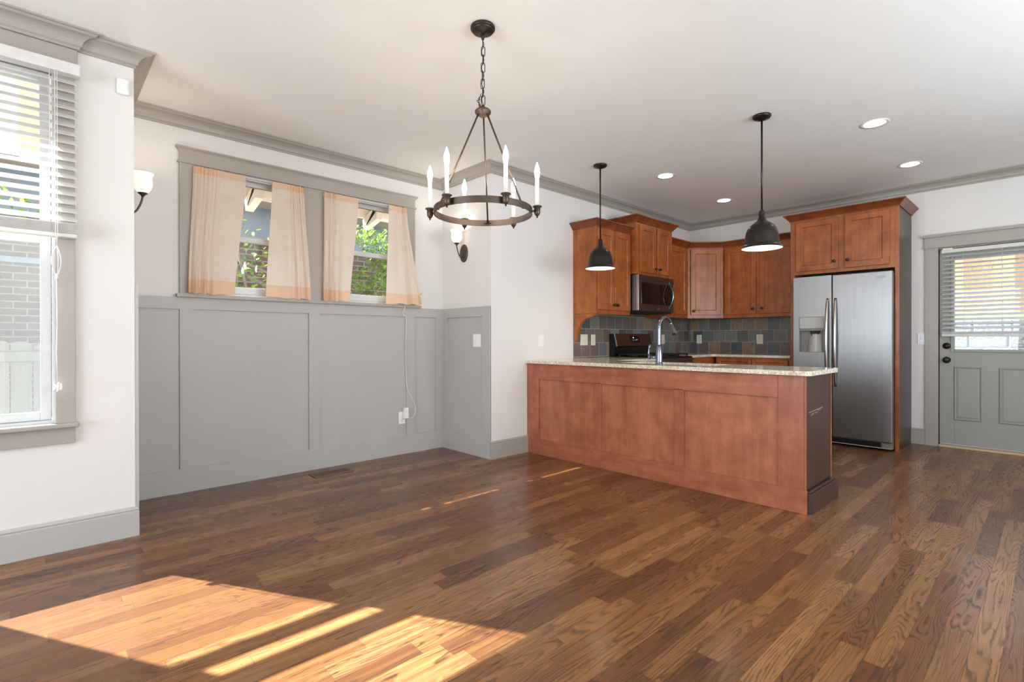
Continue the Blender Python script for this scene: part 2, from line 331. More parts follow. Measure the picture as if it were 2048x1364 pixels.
# ------------------------------------------------------------------ mesh helpers
ORG = {}
class MB:
    def __init__(s): s.v = []; s.f = []; s.sm = []
    def add(s, verts, faces, smooth=False):
        o = len(s.v); s.v += [tuple(p) for p in verts]; s.f += [tuple(i+o for i in f) for f in faces]; s.sm += [smooth]*len(faces); return s
    def box(s, x0, x1, y0, y1, z0, z1):
        x0, x1 = sorted((x0, x1)); y0, y1 = sorted((y0, y1)); z0, z1 = sorted((z0, z1))
        v = [(x0,y0,z0),(x1,y0,z0),(x1,y1,z0),(x0,y1,z0),(x0,y0,z1),(x1,y0,z1),(x1,y1,z1),(x0,y1,z1)]
        return s.add(v, [(0,3,2,1),(4,5,6,7),(0,1,5,4),(1,2,6,5),(2,3,7,6),(3,0,4,7)])
    def obox(s, O, U, V, Wv):
        O, U, V, Wv = map(Vector, (O, U, V, Wv))
        if U.cross(V).dot(Wv) < 0: U, V = V, U
        v = [O, O+U, O+U+V, O+V, O+Wv, O+U+Wv, O+U+V+Wv, O+V+Wv]
        return s.add(v, [(0,3,2,1),(4,5,6,7),(0,1,5,4),(1,2,6,5),(2,3,7,6),(3,0,4,7)])
    def prism(s, pts, ext, smooth=False):
        """3-D polygon pts extruded along vector ext"""
        pts = [Vector(p) for p in pts]; ext = Vector(ext); n = len(pts)
        nrm = Vector((0, 0, 0))
        for i in range(n): nrm += pts[i].cross(pts[(i+1) % n])
        if nrm.dot(ext) > 0: pts = pts[::-1]
        v = pts + [p+ext for p in pts]
        f = [tuple(range(n)), tuple(range(2*n-1, n-1, -1))]
        s.add(v, f)
        o = len(s.v)-2*n
        for i in range(n):
            j = (i+1) % n; s.f.append((o+i, o+n+i, o+n+j, o+j)); s.sm.append(smooth)
        return s
    def lathe(s, prof, center, axis=(0, 0, 1), seg=32, smooth=True, scale2=(1, 1)):
        A = Vector(axis).normalized(); B = A.orthogonal().normalized() if abs(A.z) < .99 else Vector((1, 0, 0)); D = A.cross(B)
        if abs(A.z) < .99: D = Vector((0, 0, 1)); B = D.cross(A).normalized(); D = A.cross(B)
        c = Vector(center); v = []; f = []; n = len(prof)
        for k in range(seg):
            a = 2*PI*k/seg; d = B*math.cos(a)*scale2[0]+D*math.sin(a)*scale2[1]
            for r, h in prof: v.append(c+d*max(r, 1e-5)+A*h)
        for k in range(seg):
            k2 = (k+1) % seg
            for i in range(n-1): f.append((k*n+i, k2*n+i, k2*n+i+1, k*n+i+1))
        return s.add(v, f, smooth)
    def tube(s, path, r, seg=10, closed=False, smooth=True, cap=True):
        P = [Vector(p) for p in path]; n = len(P); rr = r if isinstance(r, (list, tuple)) else [r]*n
        v = []; f = []; up = None
        for i in range(n):
            if closed: t = P[(i+1) % n]-P[i-1]
            else: t = P[min(i+1, n-1)]-P[max(i-1, 0)]
            t.normalize()
            if up is None: up = t.orthogonal().normalized()
            up = (up-t*up.dot(t)); up = up.normalized() if up.length > 1e-6 else t.orthogonal().normalized()
            w = t.cross(up)
            for k in range(seg):
                a = 2*PI*k/seg; v.append(P[i]+(up*math.cos(a)+w*math.sin(a))*rr[i])
        m = n if closed else n-1
        for i in range(m):
            i2 = (i+1) % n
            for k in range(seg):
                k2 = (k+1) % seg; f.append((i*seg+k, i*seg+k2, i2*seg+k2, i2*seg+k))
        s.add(v, f, smooth)
        if cap and not closed:
            o = len(s.v)-n*seg
            s.f.append(tuple(o+k for k in range(seg-1, -1, -1))); s.sm.append(False)
            s.f.append(tuple(o+(n-1)*seg+k for k in range(seg))); s.sm.append(False)
        return s
    def sweep(s, path, prof, side=-1, pre=None, post=None):
        """horizontal path (x,y), profile (offset to one side, z); side -1 = right of travel"""
        P = [Vector((p[0], p[1])) for p in path]; n = len(P); nrm = []
        for i in range(n-1):
            d = (P[i+1]-P[i]).normalized(); nrm.append(Vector((-d.y, d.x))*side)
        rings = []
        for i in range(n):
            nn = lambda a, b: Vector((-(b-a).normalized().y, (b-a).normalized().x))*side
            mit = lambda a, b: (a+b)/(1+a.dot(b))
            if i == 0: m = mit(nn(Vector(pre), P[0]), nrm[0]) if pre else nrm[0]
            elif i == n-1: m = mit(nrm[-1], nn(P[-1], Vector(post))) if post else nrm[-1]
            else: m = (nrm[i-1]+nrm[i])/(1+nrm[i-1].dot(nrm[i]))
            rings.append([(P[i].x+m.x*d, P[i].y+m.y*d, z) for d, z in prof])
        k = len(prof); v = [p for r in rings for p in r]; f = []
        for i in range(n-1):
            for j in range(k):
                j2 = (j+1) % k
                q = (i*k+j, (i+1)*k+j, (i+1)*k+j2, i*k+j2); f.append(q if side < 0 else q[::-1])
        a = tuple(range(k)); b = tuple((n-1)*k+j for j in range(k-1, -1, -1))
        f += [a, b] if side < 0 else [a[::-1], b[::-1]]
        return s.add(v, f)
    def build(s, name, mat, parent=None, origin=None, bevel=0, seg=2, recalc=True):
        if parent is not None: o = ORG[parent.name]
        elif origin is not None: o = Vector(origin)
        else:
            xs, ys, zs = zip(*s.v); o = Vector(((min(xs)+max(xs))/2, (min(ys)+max(ys))/2, min(zs)))
        me = bpy.data.meshes.new(name); me.from_pydata([Vector(p)-o for p in s.v], [], s.f)
        me.polygons.foreach_set('use_smooth', s.sm)
        if recalc:
            import bmesh
            b = bmesh.new(); b.from_mesh(me); bmesh.ops.recalc_face_normals(b, faces=b.faces); b.to_mesh(me); b.free()
        me.materials.append(mat if not isinstance(mat, str) else M_[mat]); me.update()
        ob = bpy.data.objects.new(name, me); C.objects.link(ob)
        if parent is not None: ob.parent = parent
        else: ob.location = o
        ORG[ob.name] = o
        if bevel:
            m = ob.modifiers.new('edge', 'BEVEL'); m.width = bevel; m.segments = seg; m.limit_method = 'ANGLE'; m.angle_limit = R(40); m.harden_normals = False
        return ob
def thing(name, label, cat, loc, group=None):
    o = bpy.data.objects.new(name, None); C.objects.link(o); o.location = loc; o.empty_display_size = .05
    ORG[o.name] = Vector(loc); return tag(o, label, cat, group)
def tag(o, label, cat, group=None, kind=None):
    o['label'] = label; o['category'] = cat
    if group: o['group'] = group
    if kind: o['kind'] = kind
    return o
def struct(o, label, cat): return tag(o, label, cat, kind='structure')
def bx(*a): return MB().box(*a)

# ------------------------------------------------------------------ room constants (metres)
YN, XS, YW, XB, XL, H = 4.356, 3.0814, 3.5854, 6.8295, .4066, 2.743
XR, YR = -4.5, -2.2          # unseen rear wall, unseen right wall
T = .15
def zero(name, mb, mat, label, cat): return struct(mb.build(name, mat, origin=(0, 0, 0)), label, cat)
# ------------------------------------------------------------------ structure: floor, ceiling, walls
zero('floor', bx(XR-T, XB+T, YR-T, YW+T, -.05, 0).box(XL-T, XS+T, YW+T, YN+T, -.05, 0), 'floor', 'stained oak strip floor running through dining area and kitchen', 'floor')
zero('ceiling', bx(XR-T, XB+T, YR-T, YW+T, H, H+.12).box(XL-T, XS+T, YW+T, YN+T, H, H+.12), 'ceiling', 'flat white ceiling over dining area and kitchen', 'ceiling')
wx0, wx1, wz0, wz1 = -.66, .068, .672, 2.556        # tall window hole
m = MB(); m.box(XR-T, wx0, YW, YW+T, 0, H); m.box(wx1, XL, YW, YW+T, 0, H); m.box(wx0, wx1, YW, YW+T, 0, wz0); m.box(wx0, wx1, YW, YW+T, wz1, H)
zero('wall_left', m, 'wall', 'white wall holding the tall window with horizontal blinds', 'wall')
zero('wall_nook_left', bx(XL-T, XL, YW+T, YN+T, 0, H), 'wall', 'short white return wall inside the dining nook, hidden side', 'wall')
ax0, ax1, cx0, cx1, nz0, nz1 = .85, 1.652, 1.829, 2.608, 1.45, 2.405
m = MB(); m.box(XL, ax0, YN, YN+T, 0, H); m.box(ax1, cx0, YN, YN+T, 0, H); m.box(cx1, XS+T, YN, YN+T, 0, H)
for a, b in ((ax0, ax1), (cx0, cx1)): m.box(a, b, YN, YN+T, 0, nz0); m.box(a, b, YN, YN+T, nz1, H)
zero('wall_nook_back', m, 'wall', 'white nook wall above grey wainscot with two small windows', 'wall')
zero('wall_nook_right', bx(XS, XS+T, YW+T, YN, 0, H), 'wall', 'short nook side wall with the wall sconce', 'wall')
zero('wall_kitchen', bx(XS, XB+T, YW, YW+T, 0, H), 'wall', 'white wall running from the nook corner behind range and cabinets', 'wall')
dy0, dy1, dz1 = -.09, .836, 2.045
m = MB(); m.box(XB, XB+T, dy1, YW, 0, H); m.box(XB, XB+T, YR-T, dy0, 0, H); m.box(XB, XB+T, dy0, dy1, dz1, H)
zero('wall_back', m, 'wall', 'white back wall with fridge cabinet and half-glass door', 'wall')
m = MB(); m.box(XR, .4, YR-T, YR, 0, H); m.box(4.8, XB, YR-T, YR, 0, H); m.box(.4, 4.8, YR-T, YR, 0, .75); m.box(.4, 4.8, YR-T, YR, 2.25, H)
zero('wall_right', m, 'wall', 'white living room wall beyond the frame', 'wall')
m = MB(); m.box(XR-T, XR, YR-T, -.1, 0, H); m.box(XR-T, XR, 3.4, YW, 0, H); m.box(XR-T, XR, -.1, 3.4, 0, .35); m.box(XR-T, XR, -.1, 3.4, 2.45, H)
zero('wall_rear', m, 'wall', 'white living room wall behind the viewpoint', 'wall')

# crown moulding following every wall
zc = H-.087
crown = [(0, zc), (.009, zc), (.009, zc+.012), (.014, zc+.016)]
for k in range(7):
    a = PI/2*k/6; crown.append((.018+.052*(1-math.cos(a)), zc+.018+.048*math.sin(a)))
crown += [(.074, zc+.069), (.078, zc+.076), (.092, zc+.078), (.092, H), (0, H)]
path = [(XR, YW), (-.76, YW), (-.76, YW-.024), (.163, YW-.024), (.163, YW), (XL, YW), (XL, YN), (XS, YN), (XS, YW), (XB, YW), (XB, YR)]
zero('trim_1', MB().sweep(path, crown), 'trim', 'grey crown moulding where walls meet the white ceiling', 'crown moulding')
base = [(0, 0), (.017, 0), (.017, .137), (.014, .141), (.014, .146), (.017, .15), (.013, .158), (.007, .165), (0, .165)]
zero('baseboard_left', MB().sweep([(XR, YW), (XL, YW), (XL, YW+.012)], base), 'wains', 'tall grey baseboard under the wall with the blinds window', 'baseboard')
zero('baseboard_kitchen', MB().sweep([(XS, YW+.012), (XS, YW), (3.553, YW)], base), 'trim', 'short grey baseboard between nook corner and peninsula', 'baseboard')
zero('baseboard_back', MB().sweep([(XB, 1.062), (XB, .945)], base), 'trim', 'short grey baseboard between fridge cabinet and door casing', 'baseboard')

# wainscot in the nook (board and batten)
m = MB()
yb, yf = YN-.004, YN-.018
m.box(XL, XS, yb, YN, 0, 1.425)
m.box(XL, XS, yf, YN, 1.338, 1.425); m.box(XL, XS, yf, YN, 0, .176)
for a, b in ((.756, .844), (1.69, 1.782), (2.639, 2.735), (2.985, XS), (XL, .45)): m.box(a, b, yf, YN, .176, 1.338)
xb, xf = XS-.004, XS-.018
m.box(xb, XS, YW+.002, YN, 0, 1.425)
m.box(xf, XS, YW+.002, yf, 1.333, 1.425); m.box(xf, XS, YW+.002, yf, 0, .175)
for a, b in ((YW+.002, 3.69), (4.254, yf)): m.box(xf, XS, a, b, .175, 1.333)
m.box(XL, XL+.018, YW+.002, yf, 0, 1.425)
zero('trim_2', m, 'wains', 'grey board and batten wainscot around the dining nook', 'wainscot')

# ------------------------------------------------------------------ tall window with blinds
win = thing('window_1', 'tall double-hung window with grey casing and white sash', 'window', (-.3, YW, .567)); win['kind'] = 'structure'
m = MB(); yc = YW-.02
m.box(.07, .15, yc, YW, .675, 2.556); m.box(-.75, -.662, yc, YW, .675, 2.556); m.box(-.755, .163, yc-.002, YW, 2.52, zc)
m.build('casing', 'trim', win, bevel=.002)
bx(-.78, .163, YW-.055, YW+.02, .652, .677).build('stool', 'trim', win, bevel=.008, seg=3)
bx(-.75, .148, yc, YW, .567, .652).build('apron', 'trim', win, bevel=.002)
m = MB(); ys0, ys1 = YW+.02, YW+.15          # jamb liner
m.box(.06, .068, ys0, ys1, .675, 2.55); m.box(-.66, -.652, ys0, ys1, .675, 2.55); m.box(-.652, .06, ys0, ys1, 2.54, 2.55); m.box(-.652, .06, ys0, ys1, .672, .69)
m.build('jamb', 'vinyl', win)
def sash(name, x0, x1, z0, z1, y0, y1, fr, parent, bot=None, scr=False):
    b = bot or fr; mm = MB()
    mm.box(x0, x0+fr, y0, y1, z0, z1); mm.box(x1-fr, x1, y0, y1, z0, z1); mm.box(x0+fr, x1-fr, y0, y1, z0, z0+b); mm.box(x0+fr, x1-fr, y0, y1, z1-fr, z1)
    o = mm.build(name, 'vinyl', parent, bevel=.003)
    ym = (y0+y1)/2
    bx(x0+fr-.004, x1-fr+.004, ym-.002, ym+.002, z0+b-.004, z1-fr+.004).build('glass_pane', 'glass', o)
    return o
lo = sash('lower_sash', -.648, .056, .692, 1.665, YW+.05, YW+.085, .044, win)
sash('upper_sash', -.648, .056, 1.63, 2.535, YW+.09, YW+.125, .044, win)
bx(-.34, -.24, YW+.035, YW+.05, .705, .722).build('sash_lift', 'vinyl', lo, bevel=.004)
bx(-.648, .056, YW+.134, YW+.1345, .695, 1.64).build('insect_screen', 'screen', win)

bl = thing('window_blind', 'white horizontal blind half lowered over the tall window', 'blind', (-.29, YW-.05, 1.646))
bx(-.765, .171, YW-.085, YW-.025, 2.497, 2.556).build('valance', 'blind', bl, bevel=.003)
m = MB(); ta = R(36); yb_ = YW-.052
for k in range(17):
    z = 2.462-k*.0448
    for q in range(2): pass
    U = Vector((0, math.cos(ta), math.sin(ta)))*.05; N = Vector((0, -math.sin(ta), math.cos(ta)))*.0028
    m.obox(Vector((-.75, yb_, z))-U/2, (.906, 0, 0), U, N)
m.build('slats', 'blind', bl)
m = MB()
for k in range(13): m.box(-.752, .156, yb_-.025, yb_+.025, 1.669+k*.0042, 1.6715+k*.0042)
m.build('stacked_slats', 'blind', bl)
bx(-.753, .157, yb_-.026, yb_+.026, 1.646, 1.667).build('bottom_rail', 'blind', bl, bevel=.004)
for x in (-.62, .05):
    m = MB()
    for yy in (yb_-.028, yb_+.028): m.tube([(x, yy, 1.66), (x, yy, 2.5)], .0012, 6)
    m.build('ladder_cord', 'cord', bl)
m = MB()
for dx in (-.004, .004): m.tube([(.075+dx, yb_-.034, 2.5), (.075+dx, yb_-.034, 1.66), (.076, yb_-.034, 1.6)], .0016, 6)
for s_, w_ in ((-1, .022), (1, .016), (.35, .014), (.75, .02)):
    m.tube([(.076+s_*w_*math.sin(PI*k/10), yb_-.034-.004*math.sin(PI*k/10), 1.6-.165*k/10) for k in range(11)], .0017, 6)
m.tube([(.074, yb_-.034, 1.435), (.076, yb_-.035, 1.2), (.073, yb_-.034, 1.05), (.077, yb_-.034, .9)], .0026, 7)
lc = m.build('lift_cord', 'cord', bl)
m = MB().lathe([(.001, .02), (.006, .016), (.009, 0), (.006, -.012), (.001, -.014)], (.075, yb_-.034, 1.435), seg=12).build('cord_knot', 'cord', lc)
for dx, dz in ((-.012, -.03), (0, -.035), (.013, -.028), (.003, -.02)):
    MB().lathe([(.001, .022), (.005, .018), (.008, -.006), (.006, -.012), (.001, -.013)], (.077+dx, yb_-.034, .895+dz), seg=12).build('tassel', 'cord', lc)

# ------------------------------------------------------------------ nook windows
m = MB(); y0 = YN-.022
for a, b in ((.757, ax0), (ax1, cx0), (cx1, 2.738)): m.box(a, b, y0, YN, 1.447, 2.41)
m.box(.757, 2.738, y0, YN, 2.405, 2.49)
m.box(.745, 2.75, y0-.012, YN, 2.402, 2.416)
prof = [(0, 2.488), (.023, 2.488), (.026, 2.496), (.034, 2.507), (.04, 2.511), (.04, 2.522), (0, 2.522)]
m.sweep([(.776, YN), (.776, YN-.001), (2.72, YN-.001), (2.72, YN)], prof)
m.box(.735, 2.79, YN-.052, YN+.03, 1.425, 1.449)
zero('trim_3', m, 'trim', 'grey casing with flared cap and shared sill around the paired nook windows', 'window casing')
for nm, a, b, lab in (('window_2', ax0, ax1, 'small white double-hung window in the nook, next to the half-hidden sconce'), ('window_3', cx0, cx1, 'small white double-hung window in the nook, next to the inner corner')):
    w = thing(nm, lab, 'window', ((a+b)/2, YN+.05, nz0)); w['kind'] = 'structure'
    m = MB(); f = .022
    m.box(a, a+f, YN, YN+T, nz0, nz1); m.box(b-f, b, YN, YN+T, nz0, nz1); m.box(a+f, b-f, YN, YN+T, nz1-f, nz1); m.box(a+f, b-f, YN+.03, YN+T, nz0, nz0+.02)
    m.build('jamb', 'vinyl', w)
    sash('lower_sash', a+f, b-f, nz0+.022, 1.93, YN+.045, YN+.08, .042, w, .055)
    sash('upper_sash', a+f, b-f, 1.895, nz1-f, YN+.085, YN+.12, .036, w)

def curtain(label, t0, t1, b0, b1, folds, ph, hemz=1.545, zb=1.452, seed=0, flare=0., side=1):
    rnd = random.Random(seed); root = thing('curtain', label, 'curtain', ((b0+b1)/2, 4.29, zb), 'peach curtains on the nook windows')
    ztop = 2.385; nu, nv = 150, 44
    ph2 = rnd.random()*6
    def P(s, t):
        e = t*t*(3-2*t)
        xa = t0+(b0-t0)*(e*.6+t*.4); xb_ = t1+(b1-t1)*(e*.6+t*.4)
        ss = s+.05*math.sin(2*PI*s+ph2)*(1-s)*s*4
        x = xa+(xb_-xa)*ss
        q = s if side > 0 else 1-s                       # q = 0 at the gathered edge
        g = 1-(1-q)**1.9; gath = max(0., 1-q/.72)
        amp = (.006+.016*t)*(.35+.65*(1-q)); env = 1
        y = 4.297-.022*t-flare*t*t*s
        y += amp*env*math.sin(2*PI*folds*g+ph+.7*math.sin(3*t+ph2))
        y += .0085*gath*(1-.75*t)*math.sin(2*PI*folds*3.2*g+ph2+1.5*t)
        x += .004*gath*(1-t)*math.sin(2*PI*folds*2.3*g+ph)
        z = ztop-(ztop-zb)*t
        if t > .97: z += .006*math.sin(2*PI*folds*g+ph)
        return (x, min(y, 4.318-.02*t), z)
    th = (ztop-hemz)/(ztop-zb)
    def grid(name, mat, a, b, n, off=0):
        mm = MB(); v = []; f = []
        for j in range(n+1):
            for i in range(nu+1):
                p = P(i/nu, a+(b-a)*j/n); v.append((p[0], p[1]+off, p[2]))
        for j in range(n):
            for i in range(nu): k = j*(nu+1)+i; f.append((k, k+1, k+nu+2, k+nu+1))
        mm.add(v, f, True); return mm.build(name, mat, root, recalc=False)
    grid('header', 'hem', 0, .055, 4); grid('sheer_cloth', 'sheer', .055, th, nv); grid('hem', 'hem', th, 1, 8)
    return root
curtain('wide peach curtain panel at the window end next to the half-hidden sconce', .838, 1.19, .80, 1.105, 3.4, .4, 1.555, seed=1)
curtain('peach curtain panel flaring over the casing between the two nook windows', 1.384, 1.633, 1.328, 1.69, 3.0, 1.9, 1.55, seed=2, side=-1)
curtain('narrow straight peach curtain panel just past the middle casing', 1.806, 2.12, 1.797, 2.03, 3.2, 2.6, 1.545, seed=3)
curtain('peach curtain panel flaring out past the casing near the inner corner', 2.425, 2.62, 2.38, 2.765, 2.6, .9, 1.55, seed=4, flare=.02, side=-1)
for x0, x1, lab in ((.85, 1.622, 'thin white curtain rod over the nook window nearer the blinds'), (1.818, 2.606, 'thin white curtain rod over the nook window nearer the inner corner')):
    r = thing('curtain_rod', lab, 'curtain rod', ((x0+x1)/2, 4.315, 2.358), 'curtain rods')
    MB().tube([(x0, 4.32, 2.364), (x1, 4.32, 2.364)], .004, 10).build('rod', 'vinyl', r)
    for x in (x0, x1): bx(x-.006, x+.006, 4.312, YN-.022, 2.354, 2.376).build('bracket', 'vinyl', r)
hk = MB().tube([(2.80, YN, 1.566), (2.80, YN-.03, 1.566), (2.765, YN-.034, 1.567)], .003, 8).build('wall_hook', 'bronze'); tag(hk, 'small dark metal hook beside the flaring curtain', 'hook')

# ------------------------------------------------------------------ back door
dr = thing('door_1', 'grey half-glass back door with two raised panels', 'door', (XB+.03, .37, 0)); dr['kind'] = 'structure'
xd = XB+.022; gy0, gy1, gz0, gz1 = .02, .715, 1.005, 1.93
m = MB(); d1 = xd+.045
m.box(xd, d1, gy1, dy1-.004, .035, 2.035); m.box(xd, d1, dy0+.004, gy0, .035, 2.035); m.box(xd, d1, gy0, gy1, .035, gz0); m.box(xd, d1, gy0, gy1, gz1, 2.035)
m.build('slab', 'door', dr, bevel=.002)
m = MB(); fw = .028
m.box(xd-.012, xd, gy0-fw, gy0, gz0-fw, gz1+fw); m.box(xd-.012, xd, gy1, gy1+fw, gz0-fw, gz1+fw); m.box(xd-.012, xd, gy0, gy1, gz0-fw, gz0); m.box(xd-.012, xd, gy0, gy1, gz1, gz1+fw)
m.build('glazing_frame', 'door', dr, bevel=.005)
bx(xd+.018, xd+.022, gy0, gy1, gz0, gz1).build('glass_pane', 'glass', dr)
def raised(y0, y1, z0, z1):
    mm = MB(); lay = [(0, .0), (.012, .009), (.022, .002), (.04, .006)]; v = []; f = []
    for ins, dep in lay: v += [(xd-dep, y0+ins, z0+ins), (xd-dep, y1-ins, z0+ins), (xd-dep, y1-ins, z1-ins), (xd-dep, y0+ins, z1-ins)]
    for k in range(len(lay)-1):
        for i in range(4): j = (i+1) % 4; f.append((k*4+i, k*4+j, k*4+4+j, k*4+4+i))
    k = 4*(len(lay)-1); f.append((k, k+1, k+2, k+3)); mm.add(v, f); mm.build('raised_panel', 'door', dr)
raised(.50, .722, .28, .832); raised(.165, .388, .28, .832)
for z, nm, r_ in ((1.039, 'deadbolt', .033), (.894, 'door_knob', .033)):
    mm = MB().lathe([(.001, 0), (r_, 0), (r_, .008), (r_*.7, .014), (.014, .016), (.014, .024), (.001, .024)] if nm == 'deadbolt' else
                    [(.001, 0), (r_, 0), (r_, .006), (.012, .012), (.012, .03), (.022, .036), (.029, .048), (.027, .06), (.014, .066), (.001, .067)], (xd, .774, z), (-1, 0, 0), 28)
    mm.build(nm, 'bronze', dr)
bx(xd-.034, xd-.022, .77, .778, 1.028, 1.05).build('thumb_turn', 'bronze', dr, bevel=.002)
m = MB()
m.box(XB-.02, XB, .836, .942, 0, 2.06); m.box(XB-.02, XB, -.20, dy0, 0, 2.06)
m.box(XB-.024, XB, -.20, .948, 2.06, 2.165)
m.box(XB-.036, XB, -.205, .955, 2.053, 2.07)
m.box(XB-.045, XB, -.21, .962, 2.163, 2.192)
m.box(XB, XB+.1, dy1, dy1+.01, 0, dz1+.005); m.box(XB, XB+.1, dy0, dy1, dz1-.008, dz1+.005)
zero('trim_4', m, 'trim', 'grey door casing with projecting head cap', 'door casing')
th = bx(XB-.03, XB+.1, dy0, dy1, 0, .022).build('trim_5', 'threshold', origin=(0, 0, 0), bevel=.004); struct(th, 'pale worn wooden threshold under the back door', 'threshold')

db = thing('door_blind', 'white horizontal blind covering the glass of the back door', 'blind', (XB, .37, 1.135))
bx(xd-.075, xd-.012, -.06, .808, 1.985, 2.022).build('head_rail', 'blind', db, bevel=.003)
m = MB(); xm = xd-.043; ta = R(25)
n_ = 18
for k in range(n_):
    z = 1.958-k*.0432; U = Vector((math.cos(ta), 0, math.sin(ta)))*.05
    m.obox(Vector((xm, -.055, z))-U/2, (0, .86, 0), U, Vector((-math.sin(ta), 0, math.cos(ta)))*.0026)
m.build('slats', 'blind', db)
m = MB()
for k in range(5): m.box(xm-.025, xm+.025, -.055, .805, 1.163+k*.0046, 1.166+k*.0046)
m.build('stacked_slats', 'blind', db)
bx(xm-.026, xm+.026, -.056, .806, 1.135, 1.161).build('bottom_rail', 'blind', db, bevel=.004)
for y in (.08, .36, .64):
    m = MB()
    for xx in (xm-.028, xm+.028): m.tube([(xx, y, 1.14), (xx, y, 1.99)], .0011, 6)
    m.build('ladder_cord', 'cord', db)
bx(xd-.05, xd, .725, .80, 2.022, 2.036).build('hold_bracket', 'plastic', db)

# ------------------------------------------------------------------ chandelier
CX, CY = 1.705, 2.045
ch = thing('chandelier', 'bronze ring chandelier with six lit candle lamps on a chain', 'chandelier', (CX, CY, H))
fw2 = Vector((_f.x, _f.y, 0)).normalized(); rt2 = Vector((_r0.x, _r0.y, 0))
def cp(r, ang): d = rt2*math.cos(ang)+fw2*math.sin(ang); return Vector((CX, CY, 0))+d*r
MB().lathe([(.001, 0), (.062, 0), (.064, -.004), (.064, -.013), (.061, -.017), (.057, -.018), (.056, -.023), (.054, -.026), (.015, -.028), (.012, -.034), (.001, -.036)], (CX, CY, H), seg=40).build('canopy', 'bronze', ch)
MB().lathe([(.001, 0), (.008, 0), (.011, -.012), (.006, -.03), (.001, -.032)], (CX, CY, H-.038), seg=16).build('canopy_loop', 'bronze', ch)
def link(mb, c, ax, rot, ln=.026, wd=.0095, r=.0022):
    pts = []
    B = Vector((math.cos(rot), math.sin(rot), 0)); 
    for k in range(20):
        a = 2*PI*k/20; sx_ = math.cos(a); sy_ = math.sin(a)
        pts.append(Vector(c)+B*wd*sx_+Vector(ax)*(ln-wd)*(1 if sy_ > 0 else -1)*(1 if abs(sy_) > 1e-6 else 0)+Vector(ax)*wd*sy_)
    mb.tube(pts, r, 8, closed=True)
m = MB(); z = H-.085; k = 0
while z > 2.335:
    link(m, (CX+.002*math.sin(k), CY, z), (.03*math.sin(k*1.3), 0, 1), R(47+90*(k % 2))+.3*math.sin(k), .026); z -= .0425; k += 1
m.build('chain', 'bronze', ch)
m = MB()
pts = [(CX+.006*math.sin(q*.9), CY+.006*math.cos(q*.9), H-.06-q*(H-.06-2.33)/30) for q in range(31)]
m.tube(pts, .0018, 6)
for s_ in range(3):
    m.tube([(CX-.012-.018*math.sin(PI*q/12)*(1+.3*s_), CY+.01*math.cos(s_+q*.4), 2.318+.075*q/12*(1-.2*s_)) for q in range(13)], .002, 6)
m.build('lamp_wire', 'bronze', ch)
MB().lathe([(.001, .032), (.012, .032), (.014, .02), (.034, .016), (.042, .008), (.042, -.002), (.036, -.004), (.036, -.01), (.02, -.016), (.016, -.022), (.001, -.022)], (CX, CY, 2.296), seg=36).build('hub', 'bronze_lit', ch)
rr = .2525; z0r, z1r = 1.761, 1.793
m = MB(); m.lathe([(rr-.004, z0r), (rr+.004, z0r), (rr+.004, z1r), (rr-.004, z1r), (rr-.004, z0r)], (CX, CY, 0), seg=160, smooth=False)
m.build('ring', 'bronze_lit', ch)
RO = R(-3)
for a in (90, 210, 330):
    p = cp(rr-.008, R(a)+RO); q = cp(.026, R(a)+RO)
    mm = MB(); t_ = cp(1, R(a)+RO)-Vector((CX, CY, 0)); n_ = Vector((-t_.y, t_.x, 0))
    mm.tube([(q.x, q.y, 2.285), (p.x, p.y, z0r+.01)], .0046, 10); o = mm.build('rod', 'bronze_lit', ch)
    mm = MB()
    for s_ in (-1, 1): mm.lathe([(.001, .006), (.005, .005), (.006, 0), (.006, -.004), (.001, -.004)], p+n_*.013*s_+Vector((0, 0, z0r+.016)), tuple(-t_), 12)
    mm.box(p.x-.004, p.x+.004, p.y-.004, p.y+.004, z0r, z1r-.002); mm.build('rod_bolts', 'bronze_lit', o)
for k in range(6):
    c = cp(.282, R(60*k)+RO-R(1.5)); d = (c-Vector((CX, CY, 0))).normalized()
    mm = MB(); mm.lathe([(.001, -.03), (.004, -.03), (.004, -.02), (.008, -.02), (.011, -.016), (.016, -.006), (.0165, .022), (.0245, .026), (.0245, .03), (.012, .03), (.001, .03)], (c.x, c.y, 1.772), seg=24)
    mm.tube([c-d*.031+Vector((0, 0, 1.777)), c-d*.014+Vector((0, 0, 1.777))], .005, 10)
    cup = mm.build('candle_cup', 'bronze_lit', ch)
    sl = MB().lathe([(.001, 0), (.0105, 0), (.0105, .145), (.008, .147), (.001, .147)], (c.x, c.y, 1.80), seg=20).build('candle_sleeve', 'candle', ch)
    MB().lathe([(.009, 0), (.0105, .008), (.0132, .022), (.0138, .032), (.012, .046), (.0078, .06), (.004, .073), (.0008, .082)], (c.x, c.y, 1.947), seg=18).build('bulb', 'bulb', sl)

